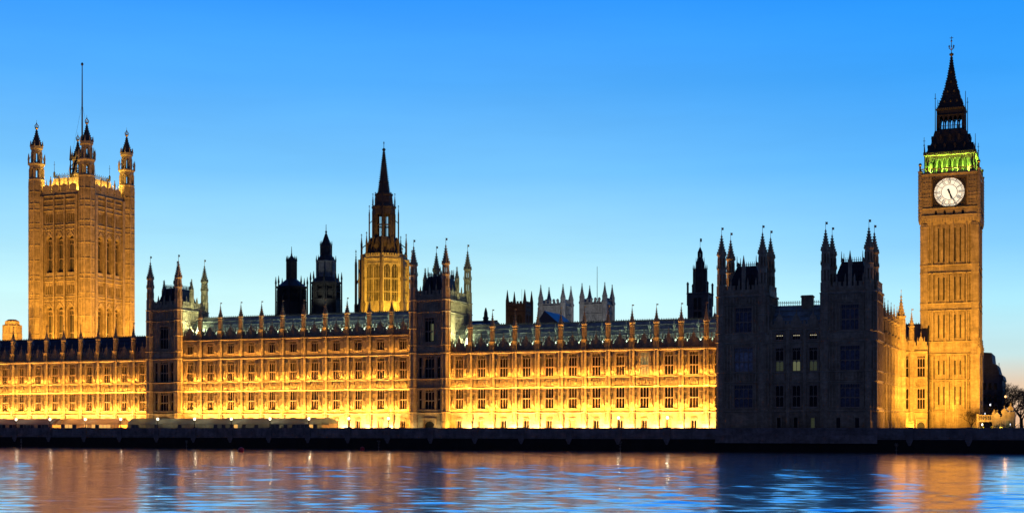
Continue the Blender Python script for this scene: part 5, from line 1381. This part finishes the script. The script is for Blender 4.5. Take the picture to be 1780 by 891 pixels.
# ------------------------------------------------------------------ right-hand side: offices, trees, lodge, street lamps
of = thing('office_block', 'dark stepped office block just right of the clock tower', 'building', (96.5, 92, 0))
MB().box(-1, 4.3, 0, 20, 0, 13.5).build('wall', OFFICE, of)
g = MB(); g.prism([(-1, 13.5), (4.6, 13.5), (4.3, 14.8), (3.6, 14.9), (2.9, 17.5), (1.9, 17.8), (1.6, 20.6), (-1, 20.8)], 0, 19); rf = g.build('roof', OFFICE, of)
MB().tube((3.4, 1, 14.5), (3.4, 1, 18), .08).build('chimney', OFFICE, rf)
fr = MB()
for z in (2, 5, 8, 11):
    for x in (-.2, 1.2, 2.6): fr.box(x-.35, x+.35, -.06, 0, z, z+1.7)
fr.build('window', GLASS, of)
def tree(x, y, h, seed, label, spread=1.0, depth=6):
    rnd = random.Random(seed); root = thing('bare_tree', label, 'tree', (x, y, 0), rnd.random()*6, 'bare winter trees by the bridge')
    tr = MB(); cr_ = MB()
    from mathutils import Vector, Matrix
    def grow(p, d, L, r, k):
        q = p+d*L; (tr if k >= depth-1 else cr_).tube(p, q, r, r*.72, 4 if k > 2 else 3)
        if k == 0: return
        for i in range(rnd.choice((2, 3, 3))):
            ax = Vector((rnd.uniform(-1, 1), rnd.uniform(-1, 1), rnd.uniform(-.25, .35)))
            nd = (d+ax.normalized()*(.55+.25*rnd.random())*spread).normalized()
            nd.z = max(nd.z, -.05); grow(q, nd.normalized(), L*rnd.uniform(.66, .84), max(.018, r*.62), k-1)
    grow(Vector((0, 0, 0)), Vector((.03, 0, 1)), h*.25, h*.028, depth)
    tr.build('trunk', BARK, root); cr_.build('branches', BARK, root); return root
tree(101.6, 84, 13.0, 3, 'tall bare winter tree right beside the office block', 1.0, 7)
tree(105.8, 86, 12.0, 5, 'bare winter tree at the right picture edge', 1.1, 7)
tree(99.8, 108, 15, 8, 'bare winter tree behind the office block edge', 1.1, 7)
tree(103.9, 72, 9.0, 11, 'low bare tree behind the cream lodge', 1.2, 7)
tree(108.5, 70, 9.5, 13, 'spreading bare tree furthest right, partly out of the picture', 1.2, 7)
tree(104.5, 118, 15, 17, 'distant bare tree above the lodge roof', 1.2, 7)
tree(107, 100, 13.5, 31, 'dense bare tree on the horizon behind the orange lamps', 1.25, 7)
tree(102.6, 96, 12.5, 33, 'slim bare tree rising left of the orange lamp', .9, 7)
tree(96.6, 35, 6.2, 21, 'small bare tree in front of the clock tower foot', 1.1, 6)['group'] = 'small bare trees by the clock tower'
ld = thing('gate_lodge', 'cream stone gate lodge with three small gables, by the bridge end', 'building', (103.6, 24, 0))
g = MB(); g.box(0, 2.6, 0, 4, 0, 4.4); g.box(-1.4, 0, .3, 4, 0, 3.4)
g.build('wall', LODGE, ld)
g = MB()
for x, z in ((-1, 4.4), (.45, 5.3), (1.7, 5.9)): g.prism([(x-.6, z-1.2), (x+.6, z-1.2), (x+.6, z-.7), (x, z), (x-.6, z-.7)], -.1, 3.6); g.lathe(x, 1.6, [(.1, z-.2), (.18, z+.2), (.05, z+.5)], 6)
g.build('gable', LODGE, ld)
MB().poly([(.8, -.02, .3), (1.6, -.02, .3), (1.6, -.02, 2.6), (.8, -.02, 2.6)]).build('window', dimlit, ld)
aw = thing('balustraded_screen', 'cream stone screen wall with pierced balustrade right of the clock tower foot', 'wall', (98.4, 26, 0))
g = MB(); g.box(0, 3.2, 0, .4, 2.3, 2.7); g.box(0, 3.2, 0, .4, 3.6, 3.8)
for k in range(8): g.lathe(.25+k*.39, .2, [(.07, 2.7), (.14, 2.95), (.07, 3.3), (.1, 3.6)], 6)
g.build('balustrade', LODGE, aw)
g = MB(); g.box(-.1, .3, -.05, .5, 0, 4.0); g.box(3.1, 3.9, -.1, .6, 0, 4.2); g.taper(3.5, .25, 4.2, 5.0, .4, .35, .05, .05); g.build('pier', LODGE, aw)
def slamp(x, y, h, m, lab, r_=.22):
    r_ *= .75
    o = thing('street_lamp', lab, 'street lamp', (x, y, 0), 0, 'street lamps by the bridge')
    MB().tube((0, 0, 0), (0, 0, h), .07, .04, 6).build('lamp_post', BLACK, o)
    g = MB(); g.lathe(0, 0, [(.02, h-.05), (r_, h+.1), (r_, h+.3), (.03, h+.45)], 10); g.build('lamp_head', m, o); return o
slamp(103.3, 48, 8.0, ORANGEL, 'tall street lamp with an orange light, before the bare trees', .24)
slamp(108.0, 50, 7.4, ORANGEL, 'orange street lamp at the right picture edge', .2)
slamp(99.8, 52, 6.2, WHITEL, 'street lamp with a bluish white light, right of the office block', .18)
slamp(99.7, 22, 1.5, GREENL, 'short lamp with a greenish white light under the screen wall', .17)
slamp(105.3, 23, 1.5, WHITEL, 'short white lamp beside the gate lodge', .07)
slamp(98.2, 60, 4.2, WHITEL, 'small dim white lamp close to the clock tower foot', .08)
lamp_light('SPOT', (101.5, 19, 2.5), (104, 24, 3), 300, (1, .78, .45), size=.6, angle=120, blend=1, name='lodge_fill')  # added warm spot that brightens the lodge front, not a lamp post
lamp_light('POINT', (99.8, 24, 1.6), (0, 0, 0), 12, (1, .9, .55), size=.8, name='screen_lamp')
lamp_light('POINT', (103.3, 47, 8.6), (0, 0, 0), 150, (1, .5, .2), size=1.0, name='street_lamp_glow')
# dark hedges and a statue group silhouette near the bridge
def hedge(x, y, L, h, seed, lab):
    rnd = random.Random(seed); g = MB()
    for k in range(int(L*160)):
        px_, py_ = rnd.uniform(0, L), rnd.uniform(-.8, .8); pz_ = rnd.uniform(0, h)*(1-.35*abs(sin(px_*1.7+seed)))
        a = rnd.uniform(0, 6.28); s_ = rnd.uniform(.1, .22); dz_ = rnd.uniform(-.12, .12)
        g.poly([(px_, py_, pz_), (px_+s_*cos(a), py_+s_*sin(a), pz_+dz_), (px_+s_*.6*cos(a+1), py_+s_*.6*sin(a+1), pz_+s_*.8)])
    tag(g.build('hedge', BUSH, None, (x, y, 0)), lab, 'hedge')
hedge(102.2, 20.5, 9, 2.3, 4, 'dark evergreen hedge in front of the gate lodge')
hedge(98.3, 12, 12, 1.3, 6, 'low dark shrubs along the river wall by the bridge')

# ------------------------------------------------------------------ the palace floodlights themselves
RL = random.Random(11)
for x0, x1, top in ((-164, -98.8, 18), (-88.3, -25.5, 23), (-15, 49, 18)):
    strip(x0, x1, -3.4, .6, .40, .92, 290, AMB)                     # row on the terrace washing the whole front
    nb = 11 if top > 20 else 12
    for k in range(nb):                                             # short battens on the ledges, no two alike
        a, b = x0+(x1-x0)*(k+.04)/nb, x0+(x1-x0)*(k+.96)/nb
        strip(a, b, -1.15, 4.75, .30, .95, 150*RL.uniform(.75, 1.25), AMB, w=.12)
        strip(a, b, -.85, 9.9, .40, .92, 75*RL.uniform(.7, 1.3), AMB, w=.1)
        strip(a, b, -1.05, 12.45, .32, .95, 88*RL.uniform(.72, 1.25), AMB, w=.12)
        if top > 20: strip(a, b, -1.1, 18.7, .35, .94, 26*RL.uniform(.7, 1.3), AMB, w=.12)
        if x0 > -98: strip(a, b, .72, 24.4 if top > 20 else 19.95, .60, .80, 46*RL.uniform(.6, 1.4), PALE, w=.2)   # gutter lamps behind the battlements
# hot lamps standing between the ground floor windows
for xs in (bays(-159.1, 5.52, 11), bays(-83.7, 5.92, 10), bays(-10.3, 5.52, 11)):
    for x in xs:
        for dx in (-.95, .95):
            lamp_light('SPOT', (x+dx, -1.9, .3), (x+dx*.8, 0, 2.6), 1350*RL.uniform(.6, 1.4), WARM, size=.12, angle=125, blend=1)
# flanking towers: grazing light at the foot, pale light on their north flanks
for x in (-97.2, -91.2, -23.2, -18.0):
    lamp_light('SPOT', (x, -4.0, .3), (x, -1.3, 3.0), 380, WARM, size=.12, angle=110, blend=1)
for x, z in ((-84.5, 24.7), (-11.4, 20.4)):
    lamp_light('SPOT', (x, .5, z), (x-5, 5, z+5), 12000, (.85, .95, .50), size=.4, angle=130, blend=1)
for xs in (bays(-159.1, 5.52, 11), bays(-83.7, 5.92, 10), bays(-10.3, 5.52, 11)):
    zt_ = 24.0 if xs[0] == -83.7 else 19.6
    for x in xs: lamp_light('SPOT', (x+.1, -1.7, zt_-.8), (x, -.3, zt_+2.6), 420, AMB, size=.1, angle=60, blend=1)  # added spots, one per pinnacle, to brighten shafts the terrace floods leave dim
for x in (-117, -112.5, -108, -103.5): lamp_light('POINT', (x, -6.5, 1.6), (x, -6.5, 0), 260, (1, .6, .25), size=.3, name='marquee_light')
lamp_light('POINT', (-43.5, -6.5, 1.6), (-43, -6.5, 0), 330, (1, .6, .18), size=.3, name='marquee_light')
lamp_light('POINT', (-95.5, -6.5, 1.6), (-95, -6.5, 0), 160, (1, .6, .18), size=.3, name='marquee_light')
for x in (-140, -130, -86, -76, -66, -56): lamp_light('POINT', (x, -6.5, 1.6), (x, -6.5, 0), 130, (1, .85, .55), size=.3, name='marquee_light')  # added inside the grey marquees to brighten canvas and side panels
for x in lit_x:
    lamp_light('POINT', (x, -9.4, 4.0), (x, -9.4, 0), 45, (1, .85, .55), size=.4, name='lamp_glow')
# abbey towers: their own pale floodlights, a little light on the church tower, and a spot added to grey the taller ventilation turret
for x in (-118.0, -96.6): lamp_light('SPOT', (x+14, 300, 30), (x, 345, 56), 32000, (.95, .97, 1), size=1, angle=40, blend=.8)
lamp_light('SPOT', (-80, 205, 30), (-91, 230, 50), 3500, (1, .6, .35), size=1, angle=60, blend=.8)
lamp_light('SPOT', (-70, 36, 33), (-74, 44, 44), 1300, (.9, .95, .8), size=.5, angle=80, blend=.8)
# great square tower
lamp_light('SPOT', (VX-16, VY-52, 20), (VX-2, VY-10, 42), 108000, GOLD, size=.6, angle=80, blend=.6)
lamp_light('SPOT', (VX+8, VY-34, 20), (VX, VY-10, 46), 52000, GOLD, size=.6, angle=90, blend=.6)
lamp_light('SPOT', (VX+48, VY-12, 20), (VX+10, VY, 44), 108000, GOLD, size=.6, angle=80, blend=.6)
lamp_light('SPOT', (VX+34, VY+8, 20), (VX+10, VY, 48), 52000, GOLD, size=.6, angle=90, blend=.6)
lamp_light('SPOT', (VX+34, VY-44, 20), (VX+8, VY-8, 58), 65000, GOLD, size=.6, angle=75, blend=.6)
lamp_light('SPOT', (VX-2, VY-16, 25), (VX-2, VY-10, 34), 9000, GOLD, size=.4, angle=120, blend=1)
lamp_light('SPOT', (VX+17, VY-3, 25), (VX+10, VY-1, 38), 6000, GOLD, size=.4, angle=120, blend=1)
for a in range(4):
    c_, s_ = round(cos(a*pi/2)), round(sin(a*pi/2))
    for t in (-5.4, 0, 5.4):
        lamp_light('SPOT', (VX+c_*9.6-s_*t, VY+s_*9.6+c_*t, 77.5), (VX+c_*7.5-s_*t, VY+s_*7.5+c_*t, 80.5), 8000, (1, .60, .10), size=.3, angle=150, blend=1)
# octagonal spire tower: floods on the hidden roofs at its foot
lamp_light('SPOT', (-52, 42, 28), (-66, 66, 38), 75000, (1, .56, .06), size=.6, angle=70, blend=.8)
lamp_light('SPOT', (-57, 59, 28), (-66, 66, 36), 16000, (1, .6, .06), size=.6, angle=110, blend=1)
lamp_light('SPOT', (-82, 42, 28), (-70, 64, 38), 40000, (1, .50, .06), size=.6, angle=70, blend=.8)
lamp_light('SPOT', (-44, 30, 28), (-68.6, 69, 62), 6000, (1, .42, .12), size=.6, angle=40, blend=.8)
# north return, wing, clock tower
lamp_light('SPOT', (104, 12, 1), (84, 22, 9), 26000, GOLD, size=.5, angle=110, blend=.8)
lamp_light('SPOT', (83.6, 29.5, .5), (84.0, 32, 4), 2600, GOLD, size=.2, angle=130, blend=1)
lamp_light('SPOT', (88, -2, 2), (86, 32, 10), 38000, GOLD, size=.5, angle=50, blend=.8)
lamp_light('SPOT', (87, 12, 1), (91, 38, 20), 38000, GOLD, size=.4, angle=85, blend=.7)
lamp_light('SPOT', (102, 8, 1), (92, 38, 22), 40000, GOLD, size=.4, angle=85, blend=.7)
lamp_light('SPOT', (90, -4, 1), (91.7, 38, 36), 108000, GOLD, size=.5, angle=50, blend=.9)
lamp_light('SPOT', (106, 28, 1), (97, 43, 34), 26000, GOLD, size=.5, angle=90, blend=.9)
lamp_light('SPOT', (92.5, 33.0, 3), (91.7, 38, 14), 5200, GOLD, size=.3, angle=100, blend=1)
lamp_light('SPOT', (92.5, 34.0, 3), (91.7, 38, 6), 900, GOLD, size=.3, angle=140, blend=1)
lamp_light('SPOT', (95, -5, 1), (82, -3, 13), 20000, GOLD, size=.3, angle=110, blend=.8)
# belfry: green lamps behind the arcade and along the gallery
GREEN = (.25, 1.0, .12); LIME = (.40, 1.0, .08)
for a in range(4):
    c_, s_ = round(cos(a*pi/2-pi/2)), round(sin(a*pi/2-pi/2))
    for t in (-4, -1.3, 1.3, 4):
        lamp_light('SPOT', (CX+c_*6.15-s_*t, CY+s_*6.15+c_*t, 58.9), (CX+c_*5.3-s_*t, CY+s_*5.3+c_*t, 62.8), 2400, LIME, size=.15, angle=150, blend=1)
        lamp_light('SPOT', (CX+c_*4.3-s_*t, CY+s_*4.3+c_*t, 58.9), (CX+c_*4.0-s_*t, CY+s_*4.0+c_*t, 62), 170, GREEN, size=.15, angle=160, blend=1)
